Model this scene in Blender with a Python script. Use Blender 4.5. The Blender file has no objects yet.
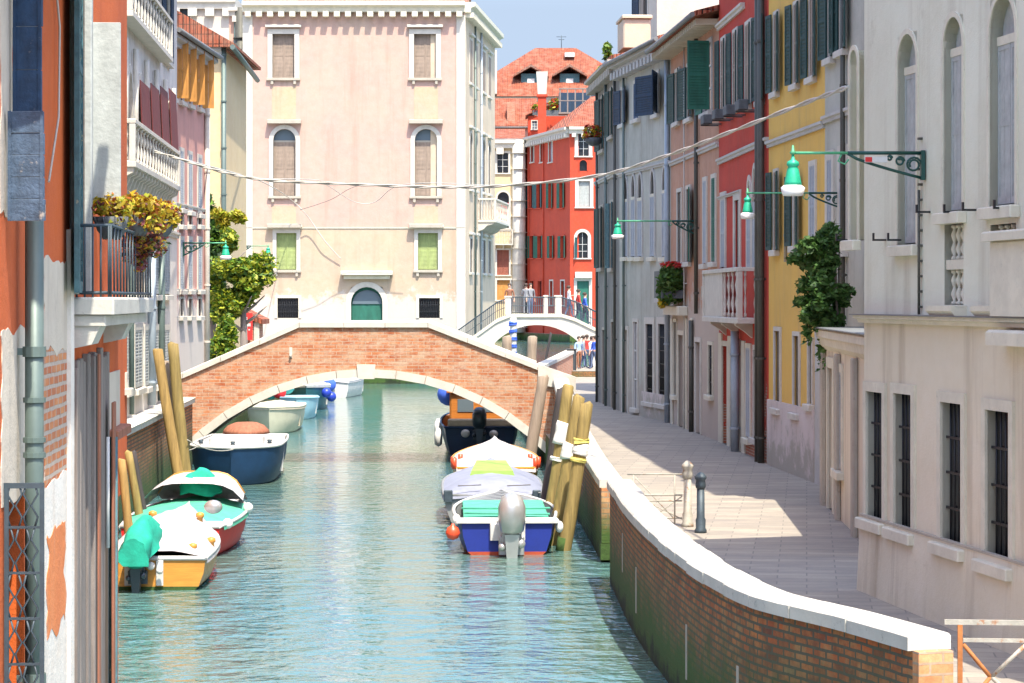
import bpy, bmesh, math, random
from mathutils import Vector, Matrix, noise
R = random.Random(7)
F = 2400.0; H = 4.8; HY = 300.0; CX = 512.0
SC = bpy.context.scene
COL = SC.collection
rad = math.radians

def P(px, py, Y):
    return Vector(((px-CX)*Y/F, Y, H-(py-HY)*Y/F))
def PX(px, Y): return (px-CX)*Y/F
def PZ(py, Y): return H-(py-HY)*Y/F

# ------------------------------------------------------------------ materials
MT = {}
class N:
    def __init__(s, name):
        s.m = bpy.data.materials.new(name); s.m.use_nodes = True
        s.t = s.m.node_tree; s.b = s.t.nodes['Principled BSDF']
        MT[name] = s.m
    def new(s, typ, **kw):
        n = s.t.nodes.new(typ)
        for k, v in kw.items():
            if k in n.inputs: n.inputs[k].default_value = v
            else: setattr(n, k, v)
        return n
    def ln(s, a, b): s.t.links.new(a, b)
    def noise(s, vec, scale, detail=4, rough=.55):
        n = s.new('ShaderNodeTexNoise', Scale=scale, Detail=detail, Roughness=rough)
        s.ln(vec, n.inputs['Vector']); return n.outputs['Fac']
    def mapping(s, vec, scale):
        n = s.new('ShaderNodeMapping'); n.inputs['Scale'].default_value = scale
        s.ln(vec, n.inputs['Vector']); return n.outputs['Vector']
    def ramp(s, fac, a, b, lo=0., hi=1.):
        n = s.new('ShaderNodeMapRange'); n.clamp = True
        n.inputs['From Min'].default_value = a; n.inputs['From Max'].default_value = b
        n.inputs['To Min'].default_value = lo; n.inputs['To Max'].default_value = hi
        s.ln(fac, n.inputs['Value']); return n.outputs['Result']
    def mix(s, fac, a, b, mode='MIX'):
        n = s.new('ShaderNodeMix'); n.data_type = 'RGBA'; n.blend_type = mode
        for sock, v in ((n.inputs[0], fac), (n.inputs[6], a), (n.inputs[7], b)):
            if isinstance(v, (int, float)): sock.default_value = v
            elif isinstance(v, (tuple, list)): sock.default_value = tuple(v)+(1,) if len(v) == 3 else v
            else: s.ln(v, sock)
        return n.outputs[2]
    def math(s, op, a, b=None):
        n = s.new('ShaderNodeMath'); n.operation = op
        for i, v in enumerate((a, b)):
            if v is None: continue
            if isinstance(v, (int, float)): n.inputs[i].default_value = v
            else: s.ln(v, n.inputs[i])
        return n.outputs[0]
    def bump(s, h, strength=.3, dist=.02):
        n = s.new('ShaderNodeBump', Strength=strength, Distance=dist)
        s.ln(h, n.inputs['Height']); s.ln(n.outputs['Normal'], s.b.inputs['Normal'])
    def base(s, c):
        if isinstance(c, (tuple, list)): s.b.inputs['Base Color'].default_value = tuple(c)+(1,)
        else: s.ln(c, s.b.inputs['Base Color'])
    def rough(s, r): s.b.inputs['Roughness'].default_value = r

def dk(c, f): return tuple(x*f for x in c)
def lp(a, b, t): return tuple(a[i]*(1-t)+b[i]*t for i in range(3))

def plaster(name, col, col2=None, stain=(.16, .14, .11), amt=.45, rough=.9, damp=None, sc=1., brickz=None):
    n = N(name); tc = n.new('ShaderNodeTexCoord'); o = tc.outputs['Object']
    col2 = col2 or dk(col, .78)
    a = n.ramp(n.noise(o, .55*sc, 7, .62), .38, .66)
    c = n.mix(a, col, col2)
    b = n.ramp(n.noise(o, 3.5*sc, 6, .7), .35, .75, 0, .35)
    c = n.mix(b, c, lp(col, (.75, .72, .68), .35 if max(col)-min(col) < .35 else .08))
    st = n.ramp(n.noise(n.mapping(o, (2.2*sc, 2.2*sc, .16*sc)), 1.0, 6, .65), .52, .78, 0, amt)
    c = n.mix(st, c, stain)
    st2 = n.ramp(n.noise(o, 1.3*sc, 8, .75), .6, .72, 0, amt*.9)
    c = n.mix(st2, c, lp(stain, col2, .4))
    sx = n.new('ShaderNodeSeparateXYZ'); n.ln(o, sx.inputs[0])
    if damp:
        zz = n.math('ADD', sx.outputs['Z'], n.ramp(n.noise(o, 1.6, 6, .7), .3, .7, -.9, .9))
        d = n.ramp(zz, damp[1], damp[1]+.5, .8, 0)
        c = n.mix(d, c, damp[0])
    if brickz:   # fallen plaster showing brick, low on the wall
        uv = tc.outputs['UV']
        br = n.new('ShaderNodeTexBrick'); n.ln(uv, br.inputs['Vector'])
        br.inputs['Color1'].default_value = (.42, .13, .06, 1); br.inputs['Color2'].default_value = (.3, .1, .06, 1)
        br.inputs['Mortar'].default_value = (.42, .37, .3, 1)
        br.inputs['Scale'].default_value = 1; br.inputs['Brick Width'].default_value = .26; br.inputs['Row Height'].default_value = .075
        br.inputs['Mortar Size'].default_value = .008
        zz = n.math('ADD', sx.outputs['Z'], n.ramp(n.noise(o, .9, 7, .7), .3, .7, -1.6, 1.6))
        d = n.ramp(zz, brickz, brickz+.08, 1, 0)
        c = n.mix(d, c, br.outputs['Color'])
    n.base(c); n.rough(rough)
    f = n.math('ADD', n.noise(o, 9, 6, .7), n.math('MULTIPLY', n.noise(o, 60, 3), .3))
    n.bump(f, .5, .02)
    return n.m

def brick(name, cols, mortar, bw=.26, bh=.075, algae=False, patch=None, rough=.9, msize=.009):
    n = N(name); tc = n.new('ShaderNodeTexCoord'); uv = tc.outputs['UV']; o = tc.outputs['Object']
    wob = n.new('ShaderNodeVectorMath'); wob.operation = 'MULTIPLY_ADD'
    nz = n.new('ShaderNodeTexNoise', Scale=7.0, Detail=3.0); n.ln(uv, nz.inputs['Vector'])
    n.ln(nz.outputs['Color'], wob.inputs[0]); wob.inputs[1].default_value = (.03, .018, 0); n.ln(uv, wob.inputs[2])
    v = wob.outputs[0]
    def bt(c1, c2, bias=0):
        br = n.new('ShaderNodeTexBrick'); n.ln(v, br.inputs['Vector'])
        br.inputs['Color1'].default_value = tuple(c1)+(1,); br.inputs['Color2'].default_value = tuple(c2)+(1,)
        br.inputs['Mortar'].default_value = tuple(mortar)+(1,)
        br.inputs['Scale'].default_value = 1; br.inputs['Brick Width'].default_value = bw; br.inputs['Row Height'].default_value = bh
        br.inputs['Mortar Size'].default_value = msize; br.inputs['Bias'].default_value = bias
        return br
    b1 = bt(cols[0], cols[1]); b2 = bt(cols[2], cols[3], .1)
    f = n.ramp(n.noise(o, 2.3, 5, .7), .42, .6)
    c = n.mix(f, b1.outputs['Color'], b2.outputs['Color'])
    if patch:
        f = n.ramp(n.noise(n.mapping(o, (1, 1, 3.0)), 1.6, 8, .8), .47, .60, 0, .85)
        c = n.mix(f, c, patch)
    f = n.ramp(n.noise(o, 12, 4, .7), .35, .8, 0, .5)
    c = n.mix(f, c, dk(cols[1], .5))
    if algae:
        sx = n.new('ShaderNodeSeparateXYZ'); n.ln(o, sx.inputs[0])
        z = n.math('ADD', sx.outputs['Z'], n.ramp(n.noise(o, 1.7, 7, .7), .3, .7, -.35, .35))
        c = n.mix(n.ramp(z, .8, 1.75, .7, 0), c, (.07, .085, .035))
        c = n.mix(n.ramp(z, .45, .95, .95, 0), c, (.035, .085, .012))
        c = n.mix(n.ramp(z, .02, .22, .9, 0), c, (.012, .02, .008))
    n.base(c); n.rough(rough)
    h = n.math('SUBTRACT', n.math('MULTIPLY', n.noise(o, 22, 5, .7), .5), n.math('MULTIPLY', b1.outputs['Fac'], 1.0))
    n.bump(h, .8, .015)
    return n.m

def simple(name, col, rough=.6, var=.25, sc=6., metal=0., bump=.15, rust=None, coat=0, trans=0, stretch=(1, 1, 1)):
    n = N(name); tc = n.new('ShaderNodeTexCoord'); o = tc.outputs['Object']
    v = n.mapping(o, stretch)
    c = n.mix(n.ramp(n.noise(v, sc, 6, .65), .35, .7), col, dk(col, 1-var))
    if rust: c = n.mix(n.ramp(n.noise(v, sc*.8+.7, 7, .75), rust[1], rust[1]+.08, 0, .9), c, rust[0])
    n.base(c); n.rough(rough); n.b.inputs['Metallic'].default_value = metal
    if coat: n.b.inputs['Coat Weight'].default_value = coat
    if bump: n.bump(n.noise(v, sc*4, 4, .6), bump, .01)
    return n.m

def wood(name, col, dark=.5, rough=.8, grain=14., axis='z'):
    n = N(name); tc = n.new('ShaderNodeTexCoord'); o = tc.outputs['Object']
    st = {'z': (1, 1, .08), 'x': (.08, 1, 1), 'y': (1, .08, 1)}[axis]
    g = n.noise(n.mapping(o, st), grain, 6, .7)
    c = n.mix(n.ramp(g, .3, .72), dk(col, dark), col)
    c = n.mix(n.ramp(n.noise(o, 1.5, 4), .45, .7, 0, .4), c, dk(col, .6))
    n.base(c); n.rough(rough); n.bump(g, .5, .015); return n.m

def tiles(name, c1, c2, c3):
    n = N(name); tc = n.new('ShaderNodeTexCoord'); uv = tc.outputs['UV']; o = tc.outputs['Object']
    br = n.new('ShaderNodeTexBrick'); n.ln(uv, br.inputs['Vector'])
    br.inputs['Color1'].default_value = c1+(1,); br.inputs['Color2'].default_value = c2+(1,); br.inputs['Mortar'].default_value = (.06, .025, .015, 1)
    br.inputs['Scale'].default_value = 1; br.inputs['Brick Width'].default_value = .24; br.inputs['Row Height'].default_value = .4
    br.inputs['Mortar Size'].default_value = .02; br.offset = 0.
    c = n.mix(n.ramp(n.noise(o, 1.2, 6, .7), .45, .62, 0, .75), br.outputs['Color'], c3)
    n.base(c); n.rough(.9)
    w = n.new('ShaderNodeTexWave', Scale=2.08); w.wave_type = 'BANDS'; w.bands_direction = 'X'; n.ln(uv, w.inputs['Vector'])
    n.bump(n.math('SUBTRACT', w.outputs['Fac'], br.outputs['Fac']), 1.0, .08)
    return n.m

def stone(name, col, rough=.75, var=.2, joint=None, dirt=.4):
    n = N(name); tc = n.new('ShaderNodeTexCoord'); o = tc.outputs['Object']
    c = n.mix(n.ramp(n.noise(o, 2.5, 7, .7), .35, .7), col, dk(col, 1-var))
    c = n.mix(n.ramp(n.noise(o, 7, 8, .8), .58, .7, 0, dirt), c, (.12, .115, .1))
    n.base(c); n.rough(rough); n.bump(n.noise(o, 25, 6, .7), .45, .01); return n.m

def leafmat(name, col, var=.5):
    n = N(name); tc = n.new('ShaderNodeTexCoord')
    c = n.mix(n.ramp(n.noise(tc.outputs['Object'], 5, 3), .35, .65), col, dk(col, 1-var))
    n.base(c); n.rough(.6)
    tr = n.new('ShaderNodeBsdfTranslucent'); n.ln(c, tr.inputs['Color'])
    mx = n.new('ShaderNodeMixShader', Fac=.3); out = n.t.nodes['Material Output']
    n.ln(n.b.outputs[0], mx.inputs[1]); n.ln(tr.outputs[0], mx.inputs[2]); n.ln(mx.outputs[0], out.inputs['Surface'])
    return n.m

# walls
plaster('pl_main', (.46, .285, .235), (.44, .325, .25), stain=(.26, .20, .15), amt=.65, sc=.6, damp=((.62, .58, .52), 4.9))
plaster('pl_mainlow', (.44, .345, .235), (.43, .305, .225), stain=(.28, .22, .15), amt=.6, sc=.7, damp=((.50, .46, .41), 4.7))
plaster('pl_spandrel', (.42, .34, .21), (.42, .32, .23), stain=(.28, .22, .14), amt=.6)
plaster('pl_mainside_sun', (.60, .48, .34), (.50, .39, .27), stain=(.3, .27, .22), amt=.5)  # warmer than the front: grazing sun is put into the plaster colour
plaster('pl_grey', (.44, .44, .375), (.33, .325, .27), stain=(.2, .17, .13), amt=.7, damp=((.36, .31, .26), 1.8))
plaster('pl_oldgrey', (.25, .23, .20), (.18, .17, .15), stain=(.09, .09, .08), amt=.6)
plaster('pl_brown', (.46, .235, .14), (.38, .19, .115), stain=(.2, .11, .08), amt=.4, damp=((.45, .41, .35), 4.6))
plaster('pl_red', (.50, .035, .012), (.40, .03, .012), stain=(.26, .06, .035), amt=.55, brickz=1.9)
plaster('pl_yellow', (.70, .43, .085), (.60, .37, .08), stain=(.36, .25, .12), amt=.6)
plaster('pl_pinkbase', (.58, .50, .47), (.5, .42, .38), stain=(.3, .26, .22), amt=.5, damp=((.32, .3, .24), 1.3))
plaster('pl_palace', (.66, .66, .53), (.58, .56, .43), stain=(.31, .26, .18), amt=.6, sc=.8, damp=((.44, .41, .34), 1.3))
plaster('pl_palacelow', (.68, .61, .46), (.60, .53, .38), stain=(.28, .21, .13), amt=.7, sc=.9)
plaster('pl_orange', (.58, .105, .009), (.46, .075, .009), stain=(.3, .08, .03), amt=.35)
plaster('pl_orange2', (.72, .22, .06), (.62, .16, .04), stain=(.6, .45, .35), amt=.6, sc=2)
plaster('pl_beige', (.62, .53, .42), (.5, .42, .33), stain=(.25, .21, .17), amt=.6, sc=2)
plaster('pl_whitewash', (.78, .73, .66), (.7, .6, .5), stain=(.45, .35, .28), amt=.5, sc=2)
plaster('pl_white', (.72, .67, .60), (.54, .50, .44), stain=(.22, .19, .17), amt=.6)
plaster('pl_pink', (.60, .30, .25), (.52, .27, .22), stain=(.3, .17, .14), amt=.45, damp=((.7, .66, .6), 4.5))
plaster('pl_cream', (.60, .46, .255), (.55, .41, .23), stain=(.5, .4, .24), amt=.3)
plaster('pl_pale', (.54, .44, .32), (.48, .38, .28), stain=(.4, .32, .22), amt=.4)
plaster('pl_farwhite', (.54, .48, .41), (.48, .41, .34), stain=(.5, .42, .34), amt=.3)
plaster('pl_farred', (.50, .052, .016), (.40, .042, .016), stain=(.35, .07, .05), amt=.3)
plaster('pl_farpink', (.54, .32, .24), (.48, .28, .2), amt=.3)
brick('br_bridge', ((.54, .19, .07), (.35, .085, .03), (.54, .36, .23), (.46, .21, .10)), (.50, .38, .28), patch=(.54, .39, .28), msize=.009, bw=.34, bh=.10)
brick('br_quay', ((.58, .12, .025), (.17, .055, .03), (.38, .24, .10), (.64, .20, .05)), (.10, .09, .065), algae=True, msize=.016, bh=.085, bw=.24)
brick('br_sunlit_end', ((.70, .24, .09), (.60, .17, .06), (.72, .42, .20), (.66, .30, .13)), (.42, .33, .23), algae=True, msize=.012, bh=.1)  # brighter orange brick, sunlight on the wall ends put into its colour
brick('br_plain', ((.55, .2, .1), (.42, .13, .06), (.6, .32, .2), (.45, .2, .12)), (.5, .42, .34))
brick('br_raw', ((.66, .22, .08), (.48, .13, .05), (.72, .36, .14), (.55, .2, .09)), (.52, .44, .36), bw=.24, bh=.072, msize=.014)
tiles('tile_red', (.46, .12, .055), (.34, .08, .04), (.40, .19, .12))
tiles('tile_old', (.5, .2, .12), (.36, .14, .09), (.35, .25, .2))
stone('st_white', (.58, .545, .475), dirt=.35)
stone('st_cap', (.54, .52, .46), dirt=.85)
stone('st_grey', (.48, .47, .44), dirt=.4)
stone('st_warm', (.66, .62, .49), dirt=.35)
stone('st_dirty', (.42, .38, .31), dirt=.6)
GS = (.012, .075, .065)
for nm, c in (('sh_green', (.012, .055, .05)), ('sh_green2', (.018, .14, .095)), ('sh_navy', (.012, .04, .085)), ('sh_blue', (.04, .09, .17)),
              ('sh_pale', (.42, .46, .50)), ('sh_brown', (.33, .25, .19)), ('sh_lime', (.33, .40, .14)), ('sh_orange', (.58, .26, .05)),
              ('sh_maroon', (.15, .015, .014)), ('sh_greyblue', (.36, .40, .42)), ('sh_teal', (.02, .12, .13)), ('sh_redwood', (.32, .09, .05))):
    simple(nm, c, .65, .35, 5, bump=.3, stretch=(1, 1, .3))
simple('sh_weather', (.07, .16, .18), .8, .5, 9, bump=.5, rust=((.35, .33, .22), .60))
simple('sh_weatherpale', (.42, .44, .42), .8, .3, 6, bump=.5, rust=((.36, .33, .2), .66))
simple('sh_bluepeel', (.022, .06, .13), .75, .6, 7, bump=.7, rust=((.30, .27, .24), .62))
simple('sh_slatepeel', (.075, .12, .19), .8, .55, 9, bump=.8, rust=((.34, .30, .26), .60))
n = N('glass'); n.base((.02, .025, .03)); n.rough(.08)
n = N('glassdark'); n.base((.012, .013, .016)); n.rough(.25)
n = N('glassblue'); n.base((.12, .16, .19)); n.rough(.1)
simple('metal_black', (.02, .022, .025), .5, .3, 8, .3)
simple('metal_green', (.012, .07, .055), .45, .3, 8, .2)
simple('lamp_green', (.02, .42, .24), .45, .25, 8, .1)
simple('arm_green', (.10, .42, .22), .5, .3, 8, .1)
simple('metal_rustwhite', (.40, .38, .32), .6, .3, 9, .1, rust=((.30, .11, .03), .55), bump=.4)
simple('metal_rust', (.45, .17, .05), .8, .4, 9, .1, bump=.4)
simple('metal_grey', (.055, .08, .10), .55, .35, 7, .2)
simple('pipe_grey', (.12, .165, .15), .5, .2, 3, .2)
simple('pipe_blue', (.36, .42, .47), .5, .2, 3, .1)
simple('pipe_dark', (.085, .085, .07), .55, .25, 3, .2)
simple('lead', (.22, .23, .23), .6, .3, 5, .3)
simple('white_paint', (.62, .62, .60), .4, .25, 4)
simple('canvas_white', (.50, .48, .49), .85, .3, 3.5, bump=.8)
simple('canvas_lilac', (.24, .26, .34), .75, .2, 3, bump=.6)
simple('canvas_teal', (.01, .36, .25), .85, .35, 4, bump=.6)
simple('canvas_green', (.08, .42, .28), .8, .25, 3, bump=.5)
simple('canvas_lime', (.26, .42, .09), .8, .2, 3, bump=.4)
simple('hull_blue', (.008, .025, .24), .55, .2, 3)
simple('hull_navy', (.008, .045, .12), .55, .3, 3)
simple('hull_red', (.62, .02, .015), .55, .15, 3)
simple('hull_antifoul', (.42, .06, .02), .7, .3, 4)
simple('hull_grey', (.25, .26, .26), .45, .25, 4)
simple('hull_cream', (.62, .60, .46), .5, .15, 2.5)
simple('hull_sage', (.22, .30, .22), .45, .2, 2)
simple('hull_skyblue', (.32, .56, .68), .45, .15, 3)
simple('hull_teal', (.03, .13, .15), .4, .2, 3)
simple('moss', (.05, .10, .02), .95, .5, 12, bump=.8)
wood('wood_varnish', (.72, .33, .06), .55, .35, 10, 'x')
wood('wood_cabin', (.62, .22, .04), .55, .35, 8, 'x')
wood('wood_pile', (.36, .26, .085), .4)
wood('wood_pile2', (.44, .28, .09), .4)
wood('wood_pilegrey', (.36, .28, .21), .6)
wood('wood_piledark', (.06, .05, .05), .6)
wood('wood_board', (.30, .25, .22), .45)
wood('wood_boardred', (.42, .16, .09), .45)
wood('wood_pale', (.44, .38, .31), .6)
simple('engine_silver', (.50, .50, .49), .28, .15, 4, .55)
simple('engine_dark', (.05, .07, .09), .35, .2, 4, .3, coat=.3)
simple('rubber_red', (.72, .08, .03), .4, .1, 4)
simple('rubber_blue', (.02, .05, .42), .4, .1, 4)
simple('rubber_white', (.8, .8, .78), .4, .1, 4)
simple('tape_yellow', (.62, .54, .14), .7, .2, 8)
simple('tape_white', (.76, .74, .7), .7, .15, 8)
simple('cloth_red', (.65, .02, .03), .8); simple('cloth_aqua', (.05, .42, .42), .8)
simple('cable_white', (.48, .46, .41), .6, .1, 10); simple('cable_dark', (.14, .13, .12), .6)
simple('skin', (.58, .34, .24), .6, .1); simple('hair', (.05, .03, .02), .7)
simple('planter', (.10, .11, .12), .7, .4); simple('terracotta', (.5, .2, .1), .8, .2); simple('soil', (.06, .04, .03), .95)
simple('banner_red', (.6, .03, .03), .8, .15)
for nm, c in (('c_white', (.8, .8, .8)), ('c_jeans', (.10, .14, .24)), ('c_grey', (.25, .26, .28)), ('c_brown', (.28, .12, .07)), ('c_blue', (.05, .13, .62)),
              ('c_dark', (.04, .05, .09)), ('c_red', (.55, .05, .04)), ('c_beige', (.5, .44, .34)), ('c_lblue', (.3, .42, .62))): simple(nm, c, .85, .15, 5)
leafmat('leaf_a', (.16, .29, .02)); leafmat('leaf_b', (.08, .18, .02)); leafmat('leaf_c', (.42, .46, .03)); leafmat('leaf_d', (.028, .085, .02))
leafmat('leaf_y', (.62, .48, .04)); leafmat('leaf_o', (.50, .16, .02)); leafmat('leaf_p', (.22, .06, .07)); leafmat('flower_red', (.7, .03, .02)); leafmat('flower_yellow', (.8, .55, .03))
leafmat('ivy_a', (.08, .19, .035)); leafmat('ivy_b', (.05, .13, .025)); leafmat('ivy_c', (.12, .22, .05))

# water
n = N('water'); tc = n.new('ShaderNodeTexCoord'); o = tc.outputs['Object']
cw = n.mix(n.ramp(n.noise(n.mapping(o, (.5, .25, 1)), .35, 4), .35, .65), (.045, .165, .195), (.11, .17, .13)); n.base(cw); n.rough(.05); n.b.inputs['IOR'].default_value = 1.6
n.b.inputs['Specular IOR Level'].default_value = .5
w1 = n.noise(n.mapping(o, (.8, 1., 1)), 1.9, 3, .5); w2 = n.noise(n.mapping(o, (1, 1.2, 1)), 5.5, 3, .5); w3 = n.noise(o, .25, 2)
h = n.math('ADD', n.math('MULTIPLY', w1, 1.0), n.math('ADD', n.math('MULTIPLY', w2, .24), n.math('MULTIPLY', w3, .8)))
sxw_ = n.new('ShaderNodeSeparateXYZ'); n.ln(o, sxw_.inputs[0])
n.bump(n.math('MULTIPLY', h, n.ramp(sxw_.outputs['Y'], 40, 80, 1, .22)), 1.0, .12)
# paving
n = N('paving'); tc = n.new('ShaderNodeTexCoord'); o = tc.outputs['Object']
mp = n.new('ShaderNodeMapping'); mp.inputs['Rotation'].default_value = (0, 0, rad(7)); n.ln(o, mp.inputs['Vector'])
br = n.new('ShaderNodeTexBrick'); n.ln(mp.outputs[0], br.inputs['Vector'])
br.inputs['Color1'].default_value = (.285, .25, .205, 1); br.inputs['Color2'].default_value = (.37, .325, .26, 1); br.inputs['Mortar'].default_value = (.19, .17, .15, 1)
br.inputs['Scale'].default_value = 1; br.inputs['Brick Width'].default_value = .82; br.inputs['Row Height'].default_value = .36; br.inputs['Mortar Size'].default_value = .010
c = n.mix(n.ramp(n.noise(n.mapping(o, (.5, 1.2, 1)), 1.3, 8, .75), .42, .68, 0, .75), br.outputs['Color'], (.20, .18, .165))
c = n.mix(n.ramp(n.noise(o, 14, 4, .7), .5, .8, 0, .4), c, (.18, .16, .15))
n.base(c); n.rough(.75); n.bump(n.math('SUBTRACT', n.math('MULTIPLY', n.noise(o, 20, 4), .4), br.outputs['Fac']), .6, .01)

# ------------------------------------------------------------------ mesh helper
class M:
    def __init__(s): s.v = []; s.f = []; s.mi = []; s.sm = []; s.uv = {}; s.cur = 0; s.smooth = False
    def face(s, idx, uv=None):
        s.f.append(tuple(idx)); s.mi.append(s.cur); s.sm.append(s.smooth)
        if uv: s.uv[len(s.f)-1] = uv
    def add(s, pts): k = len(s.v); s.v.extend([tuple(p) for p in pts]); return k
    def poly(s, pts, uv=None):
        k = s.add(pts); s.face(range(k, k+len(pts)), uv)
    def box(s, x0, x1, y0, y1, z0, z1):
        k = s.add([(x, y, z) for z in (z0, z1) for y in (y0, y1) for x in (x0, x1)])
        for q in ((0, 2, 3, 1), (4, 5, 7, 6), (0, 1, 5, 4), (2, 6, 7, 3), (0, 4, 6, 2), (1, 3, 7, 5)): s.face([k+i for i in q])
        return s
    def bbox(s, x0, x1, y0, y1, z0, z1, b=.01):   # box with chamfered vertical/top edges
        pts = [(x0+b, y0), (x1-b, y0), (x1, y0+b), (x1, y1-b), (x1-b, y1), (x0+b, y1), (x0, y1-b), (x0, y0+b)]
        cx, cy = (x0+x1)/2, (y0+y1)/2
        def ring(z, sh): return [(p[0]+(b*sh if p[0] < cx else -b*sh), p[1]+(b*sh if p[1] < cy else -b*sh), z) for p in pts]
        s.loft([ring(z0, 0), ring(z1-b, 0), ring(z1, 1)], True, True)
        return s
    def loft(s, rings, cap0=False, cap1=False, closed=True):
        n = len(rings[0]); ks = [s.add(r) for r in rings]
        for a, b in zip(ks, ks[1:]):
            for i in range(n if closed else n-1):
                j = (i+1) % n; s.face((a+i, a+j, b+j, b+i))
        sv = s.smooth; s.smooth = False
        if cap0: s.face([ks[0]+i for i in range(n)][::-1])
        if cap1: s.face([ks[-1]+i for i in range(n)])
        s.smooth = sv
        return s
    def prism(s, poly, y0, y1, axis='y'):
        # poly in (x,z) extruded along y ; or axis 'x': poly in (y,z) extruded along x; 'z': poly (x,y)
        def p(a, t):
            return {'y': (a[0], t, a[1]), 'x': (t, a[0], a[1]), 'z': (a[0], a[1], t)}[axis]
        s.loft([[p(a, y0) for a in poly], [p(a, y1) for a in poly]], True, True)
        return s
    def tube(s, pts, r, n=8, smooth=True, cap=True):
        pts = [Vector(p) for p in pts]; rs = r if isinstance(r, (list, tuple)) else [r]*len(pts)
        rings = []; prev = None
        for i, p in enumerate(pts):
            d = (pts[min(i+1, len(pts)-1)]-pts[max(i-1, 0)]).normalized()
            a = prev if prev is not None else (Vector((0, 0, 1)) if abs(d.z) < .9 else Vector((1, 0, 0)))
            x = (a-d*a.dot(d)); x = x.normalized() if x.length > 1e-6 else d.orthogonal().normalized()
            prev = x; y = d.cross(x)
            rings.append([p+(x*math.cos(t)+y*math.sin(t))*rs[i] for t in [2*math.pi*k/n for k in range(n)]])
        sv = s.smooth; s.smooth = smooth; s.loft(rings, cap, cap); s.smooth = sv
        return s
    def lathe(s, prof, c=(0, 0, 0), n=16, sx=1, sy=1, smooth=True):
        sv = s.smooth; s.smooth = smooth
        s.loft([[(c[0]+r*math.cos(t)*sx, c[1]+r*math.sin(t)*sy, c[2]+z) for t in [2*math.pi*k/n for k in range(n)]] for r, z in prof], prof[0][0] > 1e-4, prof[-1][0] > 1e-4)
        s.smooth = sv; return s
    def ball(s, c, r, n=12, sx=1, sy=1, sz=1):
        return s.lathe([(r*math.sin(math.pi*i/8)+1e-5, -r*sz*math.cos(math.pi*i/8)) for i in range(9)], c, n, sx, sy)
    def build(s, name, mats, parent=None, fix=True):
        me = bpy.data.meshes.new(name); me.from_pydata(s.v, [], s.f)
        if not isinstance(mats, (list, tuple)): mats = [mats]
        for m in mats: me.materials.append(MT[m] if isinstance(m, str) else m)
        me.polygons.foreach_set('material_index', s.mi); me.polygons.foreach_set('use_smooth', s.sm)
        uvl = me.uv_layers.new(name='UVMap'); me.update()
        vs = me.vertices
        for pi, p in enumerate(me.polygons):
            if pi in s.uv:
                for li, q in zip(p.loop_indices, s.uv[pi]): uvl.data[li].uv = q
                continue
            nn = p.normal; ax = max(range(3), key=lambda i: abs(nn[i]))
            for li in p.loop_indices:
                c = vs[me.loops[li].vertex_index].co
                uvl.data[li].uv = (c.y, c.z) if ax == 0 else ((c.x, c.z) if ax == 1 else (c.x, c.y))
        if fix:
            bm = bmesh.new(); bm.from_mesh(me); bmesh.ops.recalc_face_normals(bm, faces=bm.faces); bm.to_mesh(me); bm.free()
        ob = bpy.data.objects.new(name, me); COL.objects.link(ob)
        if parent: ob.parent = parent
        return ob

def tag(o, label=None, cat=None, group=None, kind=None):
    if label: o['label'] = label
    if cat: o['category'] = cat
    if group: o['group'] = group
    if kind: o['kind'] = kind
    return o
def empty(name, loc, rz, label, cat, group=None):
    o = bpy.data.objects.new(name, None); COL.objects.link(o); o.location = loc; o.rotation_euler = (0, 0, rz)
    o.empty_display_size = .3
    return tag(o, label, cat, group)

# ------------------------------------------------------------------ building kit
def outline(u0, u1, za, zb, kind, n=12):
    w = u1-u0; c = (u0+u1)/2
    if kind == 'rect': return [(u0, za), (u0, zb), (u1, zb), (u1, za)]
    if kind == 'arch':
        r = w/2; sp = zb-r
        return [(u0, za)]+[(c-r*math.cos(math.pi*i/n), sp+r*math.sin(math.pi*i/n)) for i in range(n+1)]+[(u1, za)]
    r = w*1.0; hh = w*1.25; sp = zb-hh; pts = [(u0, za)]
    for i in range(n//2+1):
        t = i/(n//2); pts.append((u0+w/2*(1-math.cos(t*math.pi/2))**.9 if t else u0, sp+hh*math.sin(t*math.pi/2)**.9 if t else sp))
    pts += [(2*c-p[0], p[1]) for p in pts[1:-1][::-1]]+[(u1, za)]
    return pts

def leaf_mesh(w, h, mat, parent, loc, ang, slats=True, t=.035, sp=.075):
    m = M(); b = min(.06, w*.2)
    m.box(0, b, 0, t, 0, h); m.box(w-b, w, 0, t, 0, h); m.box(b, w-b, 0, t, 0, b*1.3); m.box(b, w-b, 0, t, h-b*1.3, h); m.box(b, w-b, .003, t-.003, h*.5-b*.5, h*.5+b*.5)
    if slats:
        k = int(h/sp)
        for i in range(k):
            z = h*(i+.5)/k; m.poly([(b, .004, z-.02), (w-b, .004, z-.02), (w-b, t-.004, z+.03), (b, t-.004, z+.03)])
            m.poly([(b, .004, z-.03), (w-b, .004, z-.03), (w-b, t-.004, z+.02), (b, t-.004, z+.02)])
        m.box(b, w-b, t*.4, t*.6, b, h-b)
    else:
        k = max(2, int(w/.14))
        for i in range(k): m.box(b+(w-2*b)*i/k+.004, b+(w-2*b)*(i+1)/k-.004, .008, t-.008, b, h-b)
    o = m.build('shutter', mat, parent); o.location = loc; o.rotation_euler = (0, 0, ang); return o

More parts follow.
